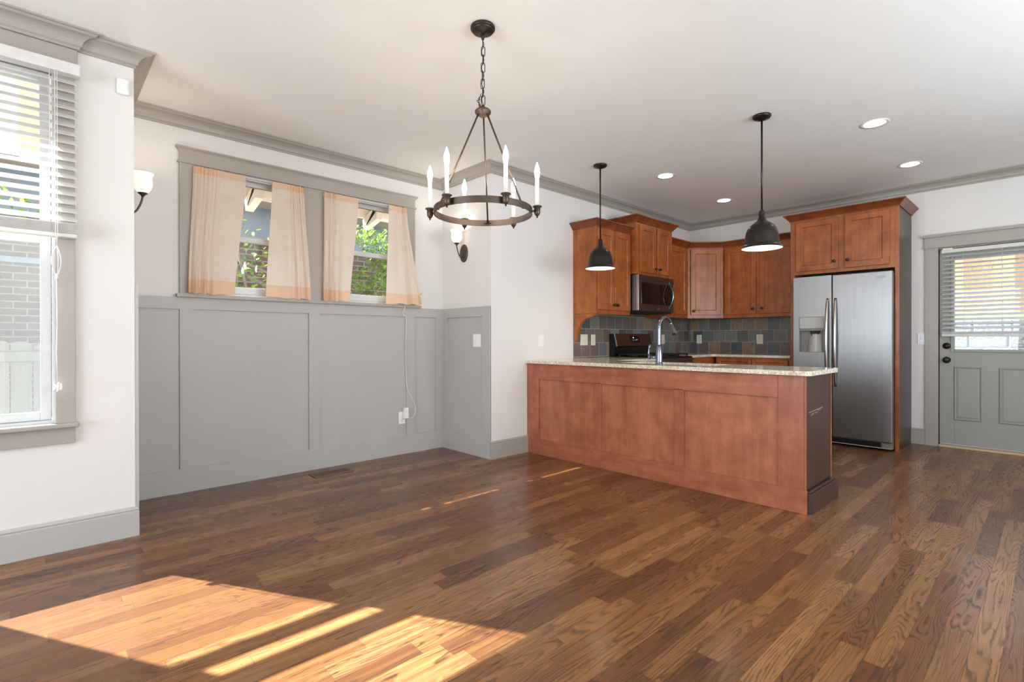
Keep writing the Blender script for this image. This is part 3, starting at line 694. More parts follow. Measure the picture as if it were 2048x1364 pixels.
# ------------------------------------------------------------------ pendants over the peninsula
def pendant(x, y, label):
    p = thing('pendant_lamp', label, 'pendant lamp', (x, y, H), 'dome pendants over the peninsula')
    MB().lathe([(.001, 0), (.062, 0), (.063, -.01), (.056, -.02), (.03, -.026), (.018, -.034), (.001, -.034)], (x, y, H), seg=36).build('canopy', 'pend', p)
    MB().tube([(x, y, H-.03), (x, y, 2.04)], .0068, 14).build('stem', 'pend', p)
    MB().lathe([(.001, 2.055), (.012, 2.055), (.02, 2.045), (.022, 2.03), (.022, 2.0), (.03, 1.99), (.032, 1.976), (.045, 1.968), (.05, 1.962), (.001, 1.962)], (x, y, 0), seg=32).build('neck', 'pend', p)
    pr = [(.04, 1.966), (.062, 1.956), (.084, 1.938), (.1, 1.912), (.109, 1.88), (.114, 1.845), (.117, 1.822), (.121, 1.81), (.121, 1.802), (.127, 1.796), (.137, 1.782), (.138, 1.776)]
    sh = MB().lathe(pr, (x, y, 0), seg=48).build('shade', 'pend', p)
    MB().lathe([(r_-.002, z_) for r_, z_ in pr], (x, y, 0), seg=48).build('shade_lining', 'shadein', sh)
    MB().lathe([(.136, 1.775), (.139, 1.774), (.1395, 1.779), (.136, 1.78), (.136, 1.775)], (x, y, 0), seg=48).build('rim', 'pend', sh)
    MB().lathe([(.014, 1.962), (.016, 1.93), (.014, 1.91), (.022, 1.895), (.032, 1.872), (.033, 1.855), (.027, 1.838), (.014, 1.828), (.001, 1.826)], (x, y, 0), seg=24).build('bulb', 'pbulb', p)
    return p
pendant(3.875, 1.472, 'dark bronze dome pendant lamp hanging over the free end of the peninsula')
pendant(3.857, 2.917, 'dark bronze dome pendant lamp hanging before the cabinet with the corbel')

# ------------------------------------------------------------------ recessed lights
def can(x, y, label):
    p = thing('recessed_light', label, 'ceiling light', (x, y, H), 'recessed ceiling lights')
    MB().lathe([(.068, -.001), (.08, -.001), (.092, -.004), (.094, 0), (.068, 0), (.068, -.001)], (x, y, H), seg=40).build('trim_ring', 'plastic', p)
    MB().lathe([(.0001, -.0035), (.05, -.003), (.069, -.0015)], (x, y, H), seg=36).build('lens', 'lens', p)
can(4.641, .943, 'lit recessed ceiling light over the walkway beside the larger-looking pendant')
can(5.975, .938, 'lit recessed ceiling light in front of the crown over the refrigerator')
can(4.594, 2.669, 'lit recessed ceiling light between the peninsula and the microwave cabinet')
can(5.911, 2.673, 'lit recessed ceiling light just before the diagonal corner cabinet')

# ------------------------------------------------------------------ wall sconces
def sconce(xw, sg, label):
    y = 3.992; zc_ = 1.962; p = thing('wall_sconce', label, 'wall lamp', (xw, y, zc_), 'alabaster sconces in the nook')
    MB().lathe([(.0001, .016), (.03, .0155), (.052, .012), (.062, .006), (.064, 0), (.0001, 0)], (xw, y, zc_), (sg, 0, 0), 40, scale2=(1, 1.4)).build('back_plate', 'bronze_lit', p)
    q = [Vector((xw+sg*.012, y, zc_-.03)), Vector((xw+sg*.03, y, zc_-.045)), Vector((xw+sg*.055, y, zc_-.03)), Vector((xw+sg*.075, y, zc_+.01)), Vector((xw+sg*.087, y, zc_+.05)), Vector((xw+sg*.09, y, zc_+.075))]
    pts = []
    for i in range(len(q)-1):
        a, b_, c_, d_ = q[max(i-1, 0)], q[i], q[i+1], q[min(i+2, len(q)-1)]
        for k in range(6):
            t = k/6; pts.append(.5*((2*b_)+(c_-a)*t+(2*a-5*b_+4*c_-d_)*t*t+(3*b_-a-3*c_+d_)*t**3))
    pts.append(q[-1])
    MB().tube(pts, .006, 12).build('arm', 'bronze_lit', p)
    MB().lathe([(.001, 0), (.007, 0), (.01, .008), (.02, .018), (.027, .022), (.027, .026), (.001, .026)], (xw+sg*.09, y, zc_+.066), seg=24).build('shade_cup', 'bronze_lit', p)
    pr = [(.02, 0), (.034, .012), (.046, .03), (.053, .052), (.054, .072), (.051, .09), (.05, .1), (.053, .112), (.059, .122), (.061, .128)]
    MB().lathe(pr+[(r_-.004, z_) for r_, z_ in reversed(pr)], (xw+sg*.09, y, zc_+.09), seg=40).build('shade', 'alabaster', p)
    ld = bpy.data.lights.new('sconce_bulb', 'POINT'); ld.energy = 2.6; ld.color = (1, .91, .8); ld.shadow_soft_size = .02
    lo_ = bpy.data.objects.new('sconce_bulb', ld); C.objects.link(lo_); lo_.parent = p; lo_.location = (sg*.09, 0, .19)
    lo_['kind'] = 'helper'
sconce(XS, -1, 'lit alabaster wall sconce above the light switch near the inner corner')
sconce(XL, 1, 'lit alabaster wall sconce half hidden behind the window wall edge')

# ------------------------------------------------------------------ small wall fittings
def plate(name, label, cat, c, n, w, h, holes, mat='plastic', group=None, horizontal_toggle=None):
    """c centre on wall, n outward normal (axis), w width, h height"""
    N = Vector(n); Uu = Vector((0, 0, 1)).cross(N); Z = Vector((0, 0, 1)); c = Vector(c)
    root = thing(name, label, cat, c, group)
    MB().obox(c-Uu*w/2-Z*h/2, Uu*w, Z*h, N*.006).build('cover_plate', mat, root, bevel=.002)
    for kind, du, dz in holes:
        cc = c+Uu*du+Z*dz+N*.006
        if kind == 'socket':
            o = MB().obox(cc-Uu*.016-Z*.014, Uu*.032, Z*.028, N*.002).build('socket', mat, root, bevel=.003)
            mm = MB()
            for du2, h2 in ((-.006, .008), (.006, .01)): mm.obox(cc+Uu*(du2-.001)-Z*(h2/2-.003)+N*.0018, Uu*.002, Z*h2, N*.0006)
            mm.obox(cc-Uu*.002-Z*.011+N*.0018, Uu*.004, Z*.004, N*.0006); mm.build('slots', 'blackmatte', o)
        else:
            o = MB().obox(cc-Uu*.005-Z*.012, Uu*.01, Z*.024, N*.002).build('switch_slot', mat, root)
            MB().obox(cc-Uu*.004-Z*.002, Uu*.008, Z*.01+N*.004, N*.009).build('toggle', mat, root, bevel=.001)
    return root
plate('light_switch', 'white double light switch plate on the grey wainscot below the sconce', 'light switch', (XS-.004, 3.782, 1.103), (-1, 0, 0), .118, .122, [('toggle', -.023, 0), ('toggle', .023, 0)])
plate('light_switch', 'white single switch plate on the white wall above the peninsula end', 'light switch', (3.752, YW, 1.101), (0, -1, 0), .072, .118, [('toggle', 0, 0)])
plate('light_switch', 'white single switch plate beside the back door casing', 'light switch', (XB, .978, 1.113), (-1, 0, 0), .062, .12, [('toggle', 0, 0)])
plate('wall_outlet', 'white outlet low on the wainscot holding the phone charger', 'outlet', (2.593, YN-.004, .352), (0, -1, 0), .072, .118, [('socket', 0, .02), ('socket', 0, -.02)])
tx, ty = YW-.012, XB-.012
plate('wall_outlet', 'wide cream switch plate on the slate tile next to the corbel', 'outlet', (4.425, tx, 1.108), (0, -1, 0), .125, .122, [('toggle', -.024, 0), ('toggle', .024, 0)], 'cream')
plate('wall_outlet', 'narrow cream outlet on the slate tile between corbel and range', 'outlet', (4.588, tx, 1.106), (0, -1, 0), .076, .122, [('socket', 0, .02), ('socket', 0, -.02)], 'cream')
plate('wall_outlet', 'cream outlet on the slate tile behind the faucet, past the range', 'outlet', (6.08, tx, 1.112), (0, -1, 0), .076, .122, [('socket', 0, .02), ('socket', 0, -.02)], 'cream')
plate('wall_outlet', 'cream outlet on the back slate tile near the kitchen corner', 'outlet', (ty, 3.435, 1.112), (-1, 0, 0), .074, .122, [('socket', 0, .02), ('socket', 0, -.02)], 'cream')
plate('wall_outlet', 'cream outlet on the back slate tile near the refrigerator', 'outlet', (ty, 2.615, 1.112), (-1, 0, 0), .082, .124, [('socket', 0, .02), ('socket', 0, -.02)], 'cream')
# charger and cord
cg = thing('phone_charger', 'white plug-in charger with a thin cord rising to the sill', 'charger', (2.617, YN-.03, .35))
bx(2.595, 2.645, YN-.05, YN-.012, .345, .45).build('plug_body', 'plastic', cg, bevel=.006)
cpts = [(2.64, YN-.04, .352), (2.68, YN-.04, .345), (2.715, YN-.035, .37), (2.733, YN-.028, .42), (2.72, YN-.024, .49), (2.68, YN-.023, .56), (2.645, YN-.023, .64), (2.632, YN-.023, .75), (2.628, YN-.024, 1.0), (2.631, YN-.024, 1.2), (2.63, YN-.025, 1.335), (2.606, YN-.026, 1.345), (2.592, YN-.03, 1.37), (2.594, YN-.06, 1.41), (2.60, YN-.058, 1.44)]
pts = []
for i in range(len(cpts)-1):
    a, b_, c_, d_ = [Vector(cpts[max(0, min(len(cpts)-1, i+k))]) for k in (-1, 0, 1, 2)]
    for k in range(6):
        t = k/6; pts.append(.5*((2*b_)+(c_-a)*t+(2*a-5*b_+4*c_-d_)*t*t+(3*b_-a-3*c_+d_)*t**3))
pts.append(Vector(cpts[-1])); MB().tube(pts, .0028, 8).build('cord', 'cord', cg)
# motion sensor
ms = thing('motion_sensor', 'small white motion sensor high on the wall beside the blinds', 'sensor', (.358, YW, 2.489))
bx(.328, .388, YW-.026, YW, 2.487, 2.577).build('housing', 'plastic', ms, bevel=.012, seg=4)
bx(.338, .378, YW-.031, YW-.02, 2.505, 2.545).build('lens_window', 'plastic', ms, bevel=.006, seg=3)
# floor register
fv = thing('floor_register', 'brown metal air register set in the wood floor by the wainscot', 'floor vent', (1.795, 4.14, 0))
m = MB(); a0, a1, b0, b1 = 1.632, 1.96, 4.065, 4.215; w = .02
m.box(a0, a1, b0, b0+w, 0, .006); m.box(a0, a1, b1-w, b1, 0, .006); m.box(a0, a0+w, b0+w, b1-w, 0, .006); m.box(a1-w, a1, b0+w, b1-w, 0, .006)
m.build('frame', 'register', fv, bevel=.002)
bx(a0+w, a1-w, b0+w, b1-w, .0002, .0008).build('duct_opening', 'blackmatte', fv)
m = MB()
for k in range(30): x = a0+w+.006+k*.0094; m.box(x, x+.0035, b0+w, b1-w, .001, .0045)
for k in range(4): y = b0+w+.018+k*.024; m.box(a0+w, a1-w, y, y+.004, .001, .005)
m.build('louvers', 'register', fv)

# ------------------------------------------------------------------ kitchen: backsplash
zero('wall_backsplash_kitchen', bx(4.257, XB, YW-.012, YW, .9, 1.384).box(4.875, 5.657, YW-.012, YW, 1.384, 1.46), 'tile_x', 'slate tile backsplash behind the range', 'backsplash')
zero('wall_backsplash_back', bx(XB-.012, XB, 2.045, YW-.012, .9, 1.384), 'tile_y', 'slate tile backsplash along the back wall', 'backsplash')

# ------------------------------------------------------------------ kitchen: peninsula
XP, YE, XE = 3.557, 1.084, 4.10
pn = thing('kitchen_peninsula', 'long stained wood peninsula with three flat panels and granite top', 'cabinet', (3.85, 2.33, 0))
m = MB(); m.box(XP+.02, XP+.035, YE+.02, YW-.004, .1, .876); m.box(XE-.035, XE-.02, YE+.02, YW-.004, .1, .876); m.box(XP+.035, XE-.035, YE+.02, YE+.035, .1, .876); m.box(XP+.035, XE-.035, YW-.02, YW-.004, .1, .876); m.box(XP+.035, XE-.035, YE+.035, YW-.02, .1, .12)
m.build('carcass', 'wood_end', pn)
bx(XP+.007, XP+.018, YE+.02, YW-.004, .1, .876).build('panel', 'wood_pen', pn, bevel=.001)
pf = XP-.008
m = MB(); m.box(pf, XP+.012, 3.424, YW-.003, .0, .876); m.build('stile', 'wood_frame', pn, bevel=.0015)
bx(pf, XP+.012, 2.68, 2.755, .149, .735).build('stile', 'wood_frame', pn, bevel=.0015)
bx(pf, XP+.012, 1.912, 1.992, .149, .735).build('stile', 'wood_frame', pn, bevel=.0015)
bx(pf, XP+.012, 1.094, 1.248, .149, .876).build('stile', 'wood_frame', pn, bevel=.0015)
bx(pf, XP+.012, 1.249, 3.423, .728, .876).build('top_rail', 'wood_rail', pn, bevel=.0015)
m = MB(); m.box(pf-.004, XP+.012, YE-.006, 3.423, 0, .149); m.build('plinth', 'wood_rail', pn, bevel=.002)
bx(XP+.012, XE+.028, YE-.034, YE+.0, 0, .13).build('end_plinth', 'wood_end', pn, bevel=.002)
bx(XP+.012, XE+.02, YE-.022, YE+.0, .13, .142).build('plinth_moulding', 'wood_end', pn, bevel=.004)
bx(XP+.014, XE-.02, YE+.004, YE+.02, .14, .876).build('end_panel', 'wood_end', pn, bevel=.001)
m = MB(); m.box(XP-.001, XP+.011, YE-.001, YE+.009, .149, .876); m.build('corner_strip', 'wood_frame', pn)
bx(XE-.02, XE, YE-.0, YE+.02, .1, .876).build('corner_strip', 'wood_frame', pn)
sc_t = NT('white_scuff_mark'); sc_t.set(L4((150, 138, 134)), .7); M_['scuff'] = sc_t.m
m = MB(); rnd = random.Random(5)
m.obox((3.62, YE+.0035, .635), (.29, 0, .012), (0, -.0004, 0), (0, 0, .004))
for k in range(9): x = 3.66+k*.024+rnd.random()*.01; m.obox((x, YE+.0035, .605+.003*k+rnd.random()*.01), (.012, 0, .004), (0, -.0004, 0), (0, 0, .005+.004*rnd.random()))
m.build('scuff_marks', 'scuff', pn)

# countertops
ct = thing('granite_countertop', 'speckled beige granite countertop on the peninsula with the faucet', 'countertop', (3.86, 2.3, .878))
x0, x1, y0, y1 = 3.522, 4.135, 1.049, YW-.001
hx0, hx1, hy0, hy1 = 3.72, 4.06, 1.78, 2.6
m = MB(); g = .908; b_ = .878
rc = .03
outline = [(x0, y1), (x0, y0+rc)]+[(x0+rc-rc*math.cos(a), y0+rc-rc*math.sin(a)) for a in (PI/8, PI/4, 3*PI/8)]+[(x0+rc, y0), (x1-rc, y0)]+[(x1-rc+rc*math.sin(a), y0+rc-rc*math.cos(a)) for a in (PI/8, PI/4, 3*PI/8)]+[(x1, y0+rc), (x1, 2.93), (4.88, 2.93), (4.88, y1)]
hole = [(hx0, hy0), (hx1, hy0), (hx1, hy1), (hx0, hy1)]
import bmesh
def slab_with_hole(outline, hole, z0, z1):
    bm = bmesh.new()
    vo = [bm.verts.new((x, y, z1)) for x, y in outline]; vh = [bm.verts.new((x, y, z1)) for x, y in hole] if hole else []
    es = [bm.edges.new((vo[i], vo[(i+1) % len(vo)])) for i in range(len(vo))]+[bm.edges.new((vh[i], vh[(i+1) % len(vh)])) for i in range(len(vh))]
    bmesh.ops.triangle_fill(bm, use_beauty=True, use_dissolve=False, edges=es)
    r_ = bmesh.ops.extrude_face_region(bm, geom=list(bm.faces))
    for v in [v for v in r_['geom'] if isinstance(v, bmesh.types.BMVert)]: v.co.z = z0
    bmesh.ops.recalc_face_normals(bm, faces=bm.faces)
    bm.verts.index_update(); mb = MB(); mb.add([v.co[:] for v in bm.verts], [tuple(v.index for v in f.verts) for f in bm.faces]); bm.free(); return mb
slab_with_hole(outline, hole, b_, g).build('granite_slab', 'granite', ct, bevel=.004)
c2 = thing('granite_countertop', 'short speckled granite countertop along the back wall under the corner cabinets', 'countertop', (6.4, 2.8, .893))
slab_with_hole([(5.665, YW-.013), (5.665, 2.94), (6.17, 2.94), (6.195, 2.9), (6.195, 2.048), (XB-.013, 2.048), (XB-.013, YW-.013)], None, .893, .923).build('granite_slab', 'granite', c2, bevel=.004)

# sink and faucet
sk = thing('kitchen_sink', 'steel sink basin set into the peninsula counter', 'sink', ((hx0+hx1)/2, (hy0+hy1)/2, .70))
m = MB(); zt, zb_ = .877, .70; t = .006
m.box(hx0-t, hx1+t, hy0-t, hy1+t, zb_-t, zb_); m.box(hx0-t, hx0, hy0-t, hy1+t, zb_, zt); m.box(hx1, hx1+t, hy0-t, hy1+t, zb_, zt); m.box(hx0, hx1, hy0-t, hy0, zb_, zt); m.box(hx0, hx1, hy1, hy1+t, zb_, zt)
m.build('basin', 'steel', sk)
MB().lathe([(.001, .002), (.03, .002), (.042, .004), (.045, 0)], ((hx0+hx1)/2, (hy0+hy1)/2, .70), seg=24).build('drain', 'chrome', sk)
fx, fy = 3.66, 2.185
fc = thing('kitchen_faucet', 'polished chrome gooseneck faucet on the peninsula counter', 'faucet', (fx, fy, .908))
MB().lathe([(.001, 0), (.031, 0), (.031, .006), (.027, .01), (.026, .03), (.027, .06), (.024, .1), (.018, .135), (.0155, .15), (.001, .15)], (fx, fy, .908), seg=32).build('body', 'chrome', fc)
pts = [Vector((fx, fy, 1.05+.02*k)) for k in range(8)]
for k in range(1, 19):
    a = PI*k/22; pts.append(Vector((fx+.095-.095*math.cos(a), fy, 1.195+.095*math.sin(a))))
e_ = pts[-1]; dd = (pts[-1]-pts[-2]).normalized()
MB().tube(pts, .0135, 18).build('spout', 'chrome', fc)
MB().lathe([(.001, -.005), (.0145, -.005), (.015, .01), (.0165, .04), (.0215, .085), (.0255, .105), (.0235, .112), (.001, .112)], e_, tuple(dd), 24).build('spray_head', 'chrome', fc)
m = MB(); hp = [(fx, fy+.015, .966), (fx-.004, fy+.05, .966), (fx-.004, fy+.08, .968)]
m.tube(hp, .0125, 14)
m.lathe([(.001, -.018), (.012, -.016), (.015, 0), (.012, .016), (.001, .018)], (fx-.004, fy+.085, .966), seg=18)
m.tube([(fx-.004, fy+.087, .97), (fx-.002, fy+.095, 1.0), (fx, fy+.09, 1.04), (fx, fy+.082, 1.07)], [.009, .007, .007, .0095], 12)
m.build('lever_handle', 'chrome', fc)

# ------------------------------------------------------------------ cabinet building blocks
def vec(*a): return Vector(a)
ZV = Vector((0, 0, 1))
def door(root, O, U, N, w, z0, z1, knob=None, name='door', mat='wood', fr=.058, th=.02):
    """O = point on face-frame plane at lower-left of travel U; N outward"""
    U, N = Vector(U), Vector(N); O = Vector((O[0], O[1], z0)); h = z1-z0
    lay = [(0, 0), (0, th-.003), (.003, th), (fr, th), (fr+.007, th-.008), (fr+.009, th-.0085)]
    v = []; f = []
    for ins, d in lay:
        for a, b in ((ins, ins), (w-ins, ins), (w-ins, h-ins), (ins, h-ins)): v.append(O+U*a+ZV*b+N*d)
    for k in range(len(lay)-1):
        for i in range(4): j = (i+1) % 4; f.append((k*4+i, k*4+j, k*4+4+j, k*4+4+i))
    k = 4*(len(lay)-1); f += [(k, k+1, k+2, k+3), (3, 2, 1, 0)]
    d_ = MB().add(v, f).build(name, mat, root)
    if knob:
        ku, kz = knob; kc = O+U*ku+ZV*(kz-z0)+N*th
        MB().lathe([(.001, 0), (.008, 0), (.006, .006), (.006, .012), (.013, .016), (.0165, .022), (.015, .028), (.006, .031), (.001, .031)], kc, tuple(N), 20).build('knob', 'bronze', d_)
    return d_
ccrown = lambda z: [(0, z), (.01, z), (.013, z+.008), (.05, z+.052), (.058, z+.056), (.062, z+.058), (.062, z+.07), (0, z+.07)]

# upper cabinet with the corbel
FY = 3.275
u1 = thing('upper_cabinet', 'wall cabinet with two doors and a corbel beneath its open side', 'cabinet', (4.56, YW, 1.385), 'stained upper cabinets')
bx(4.257, 4.872, FY+.019, YW, 1.39, 2.31).build('carcass', 'wood', u1, bevel=.001)
m = MB(); m.box(4.257, 4.275, FY, FY+.019, 1.385, 2.31); m.box(4.852, 4.872, FY, FY+.019, 1.385, 2.31); m.box(4.275, 4.852, FY, FY+.019, 1.385, 1.43); m.box(4.275, 4.852, FY, FY+.019, 2.27, 2.31); m.build('face_frame', 'wood', u1)
bx(4.275, 4.86, FY+.02, YW-.02, 1.384, 1.39).build('underside', 'raw', u1)
door(u1, (4.272, FY), (1, 0, 0), (0, -1, 0), .288, 1.425, 2.275, (.262, 1.48))
door(u1, (4.567, FY), (1, 0, 0), (0, -1, 0), .292, 1.425, 2.275, (.03, 1.48))
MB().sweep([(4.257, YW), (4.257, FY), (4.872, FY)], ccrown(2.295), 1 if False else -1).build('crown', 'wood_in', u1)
# corbel
pts = [(4.257, YW-.014, 1.385), (4.257, FY+.03, 1.385), (4.257, FY+.03, 1.362), (4.257, FY+.05, 1.355)]
for k in range(13):
    a = PI/2*k/12; pts.append((4.257, FY+.06+.215*math.sin(a), 1.35-.215*(1-math.cos(a)) - .03*(k/12)))
pts += [(4.257, YW-.03, 1.085), (4.257, YW-.014, 1.082)]
MB().prism(pts, (.042, 0, 0)).build('corbel', 'wood', u1, bevel=.002)

# cabinet over microwave
F2 = 3.2
u2 = thing('upper_cabinet', 'raised two-door wall cabinet directly over the microwave', 'cabinet', (5.27, YW, 1.845), 'stained upper cabinets')
bx(4.878, 5.655, F2+.019, YW, 1.846, 2.43).build('carcass', 'wood', u2, bevel=.001)
bx(4.878, 5.655, F2, F2+.019, 1.842, 2.43).build('face_frame', 'wood', u2)
door(u2, (4.945, F2), (1, 0, 0), (0, -1, 0), .327, 1.872, 2.405, (.3, 1.925))
door(u2, (5.302, F2), (1, 0, 0), (0, -1, 0), .29, 1.872, 2.405, (.028, 1.925))
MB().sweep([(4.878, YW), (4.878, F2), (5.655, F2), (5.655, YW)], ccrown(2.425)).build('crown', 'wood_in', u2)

# narrow cabinet, corner cabinet, pair, all one crown height
u3 = thing('upper_cabinet', 'narrow single-door wall cabinet between microwave and corner cabinet', 'cabinet', (5.93, YW, 1.385), 'stained upper cabinets')
bx(5.66, 6.18, FY, YW-.002, 1.385, 2.31).build('carcass', 'wood', u3, bevel=.001)
door(u3, (5.70, FY), (1, 0, 0), (0, -1, 0), .43, 1.425, 2.275)
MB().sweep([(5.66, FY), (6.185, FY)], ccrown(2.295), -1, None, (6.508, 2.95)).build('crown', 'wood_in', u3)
u4 = thing('upper_cabinet', 'diagonal corner wall cabinet with one door', 'cabinet', (6.55, 3.3, 1.385), 'stained upper cabinets')
FX = 6.508; A_, B_ = vec(6.185, FY, 0), vec(6.508, 2.95, 0)
MB().prism([(6.182, YW-.002, 1.385), (A_.x, A_.y, 1.385), (B_.x, B_.y, 1.385), (XB-.002, 2.948, 1.385), (XB-.002, YW-.002, 1.385)], (0, 0, .925)).build('carcass', 'wood', u4)
dU = (B_-A_).normalized(); dN = Vector((-dU.y, dU.x, 0))*-1
if dN.x > 0: dN = -dN
wD = (B_-A_).length
door(u4, A_+dU*.035, dU, dN, wD-.075, 1.425, 2.275, (.032, 1.475))
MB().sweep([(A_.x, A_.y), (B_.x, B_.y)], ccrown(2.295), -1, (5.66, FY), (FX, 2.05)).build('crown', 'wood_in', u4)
FX = 6.508
u5 = thing('upper_cabinet', 'two-door wall cabinet on the back wall beside the refrigerator', 'cabinet', (6.67, 2.5, 1.385), 'stained upper cabinets')
bx(FX, XB-.002, 2.05, 2.945, 1.385, 2.31).build('carcass', 'wood', u5, bevel=.001)
door(u5, (FX, 2.93), (0, -1, 0), (-1, 0, 0), .395, 1.425, 2.275, (.362, 1.49))
door(u5, (FX, 2.492), (0, -1, 0), (-1, 0, 0), .41, 1.425, 2.275, (.034, 1.49))
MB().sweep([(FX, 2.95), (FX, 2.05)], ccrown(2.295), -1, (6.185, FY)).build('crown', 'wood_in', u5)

# refrigerator surround
FF = 6.2
u6 = thing('refrigerator_cabinet', 'tall stained cabinet surround framing the refrigerator, two doors on top', 'cabinet', (6.5, 1.53, 0))
bx(FF, XB, 2.002, 2.045, 0, 2.43).build('side_panel', 'wood', u6, bevel=.001)
bx(FF, XB, 1.06, 1.082, 0, 2.43).build('side_panel', 'wood_end', u6, bevel=.001)
bx(FF-.001, FF+.02, 1.059, 1.092, 0, 2.43).build('stile', 'wood', u6, bevel=.001)
bx(FF+.02, XB, 1.082, 2.002, 1.83, 2.43).build('carcass', 'wood', u6)
bx(FF, FF+.02, 1.092, 2.002, 1.822, 2.43).build('face_frame', 'wood', u6)
door(u6, (FF, 1.985), (0, -1, 0), (-1, 0, 0), .408, 1.857, 2.4, (.375, 1.937))
door(u6, (FF, 1.517), (0, -1, 0), (-1, 0, 0), .385, 1.857, 2.4, (.03, 1.937))
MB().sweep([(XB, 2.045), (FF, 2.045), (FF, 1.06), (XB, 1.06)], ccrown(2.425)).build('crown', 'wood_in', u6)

# base cabinets
bc = thing('base_cabinet', 'stained base cabinet with two drawers under the back countertop', 'cabinet', (6.5, 2.48, 0), 'stained base cabinets')
bx(6.232, XB-.001, 2.048, 2.92, .1, .89).build('carcass', 'wood', bc); bx(6.29, XB-.001, 2.048, 2.92, 0, .1).build('toe_kick', 'wood_end', bc)
for y_ in (2.895, 2.478): door(bc, (6.232, y_), (0, -1, 0), (-1, 0, 0), .4, .72, .87, None, 'drawer', 'wood', .03); door(bc, (6.232, y_), (0, -1, 0), (-1, 0, 0), .4, .13, .69, (.2, .66))
bd = thing('base_cabinet', 'stained corner base cabinet between range and back wall', 'cabinet', (6.1, 3.2, 0), 'stained base cabinets')
bx(5.665, XB-.001, 2.962, YW-.001, .1, .89).build('carcass', 'wood', bd); bx(5.665, XB-.001, 3.02, YW-.001, 0, .1).build('toe_kick', 'wood_end', bd)
door(bd, (5.68, 2.962), (1, 0, 0), (0, -1, 0), .5, .13, .87, (.04, .8))
be = thing('base_cabinet', 'stained base cabinet between peninsula and range', 'cabinet', (4.5, 3.25, 0), 'stained base cabinets')
bx(4.14, 4.875, 2.962, YW-.001, .1, .876).build('carcass', 'wood', be); bx(4.14, 4.875, 3.02, YW-.001, 0, .1).build('toe_kick', 'wood_end', be)
door(be, (4.3, 2.962), (1, 0, 0), (0, -1, 0), .5, .13, .86, (.04, .8))

# ------------------------------------------------------------------ microwave
mw = thing('microwave', 'dark stainless over-range microwave with bowed chrome handle', 'microwave', (5.27, 3.4, 1.425))
X0, X1, Z0, Z1 = 4.892, 5.652, 1.427, 1.842
bx(X0, X1, 3.255, YW-.012, Z0, Z1).build('body', 'black', mw, bevel=.003)
fr_ = bx(X0, X1, 3.175, 3.253, Z0+.005, Z1).build('door', 'steeldark', mw, bevel=.008)
bx(X0-.002, X0+.004, 3.19, 3.25, Z0+.01, Z1-.005).build('side_trim', 'steel', mw, bevel=.002)
bx(X0, X1, 3.172, 3.25, Z1-.055, Z1-.052).build('vent_seam', 'blackmatte', mw)
bx(X0+.055, X1-.03, 3.170, 3.176, Z0+.085, Z1-.085).build('window', 'blackglass', mw, bevel=.002)
bx(X1-.03, X1-.024, 3.168, 3.176, Z0+.08, Z1-.09).build('door_trim', 'steel', mw)
hz0, hz1, hx = Z0+.03, Z1-.045, X1-.125
pts = [(hx, 3.172-.062*math.sin(PI*k/24), hz0+(hz1-hz0)*k/24) for k in range(25)]
MB().tube(pts, [.007+.004*math.sin(PI*k/24) for k in range(25)], 14).build('handle', 'chrome', mw)
m = MB(); m.box(5.30, 5.308, 3.171, 3.176, Z0+.028, Z0+.05); m.box(5.312, 5.335, 3.171, 3.176, Z0+.034, Z0+.042); m.build('badge', 'steel', mw)
m = MB(); m.box(X0+.02, X1-.02, 3.2, 3.55, Z0-.008, Z0+.002); m.build('bottom_grille', 'blackmatte', mw)
# ------------------------------------------------------------------ range
rg = thing('gas_range', 'dark stainless gas range with black grates and tilted backguard', 'range', (5.27, 3.25, 0))
X0, X1 = 4.89, 5.652
bx(X0, X1, 2.95, YW-.014, .06, .9).build('body', 'black', rg, bevel=.003)
m = MB()
for x in (X0+.03, X1-.07):
    for y in (2.97, 3.5): m.box(x, x+.04, y, y+.04, 0, .06)
m.build('feet', 'blackmatte', rg)
bx(X0, X1, 2.935, 3.5, .9, .916).build('cooktop', 'black', rg, bevel=.004)
bx(X0+.01, X1-.01, 2.925, 2.95, .2, .74).build('oven_door', 'steeldark', rg, bevel=.004)
bx(X0+.1, X1-.1, 2.92, 2.926, .3, .62).build('oven_window', 'blackglass', rg)
m = MB().tube([(X0+.08, 2.88, .7), (X1-.08, 2.88, .7)], .012, 14)
for x in (X0+.1, X1-.1): m.tube([(x, 2.88, .7), (x, 2.93, .7)], .008, 10)
m.build('oven_handle', 'handle', rg)
bx(X0, X1, 2.925, 2.95, .76, .9).build('control_front', 'steeldark', rg, bevel=.004)
for k in range(5): MB().lathe([(.001, .03), (.016, .03), (.02, .0), (.001, 0)], (X0+.12+k*.13, 2.925, .83), (0, -1, 0), 20).build('burner_knob', 'steel', rg)
for gx0 in (X0+.03, X0+.275, X0+.52):
    m = MB(); gx1 = gx0+.215; z_ = .945
    for yy in (2.98, 3.22, 3.46): m.box(gx0, gx1, yy-.006, yy+.006, z_-.012, z_)
    for xx in (gx0+.006, (gx0+gx1)/2, gx1-.006): m.box(xx-.006, xx+.006, 2.98, 3.46, z_-.012, z_)
    for xx in (gx0+.01, gx1-.01):
        for yy in (2.985, 3.22, 3.455): m.box(xx-.008, xx+.008, yy-.008, yy+.008, .916, z_-.01)
    m.build('burner_grate', 'iron', rg, bevel=.002)
    for yy in (3.1, 3.34): MB().lathe([(.001, .018), (.034, .018), (.04, .012), (.042, 0), (.001, 0)], ((gx0+gx1)/2, yy, .916), seg=24).build('burner_cap', 'iron', rg)
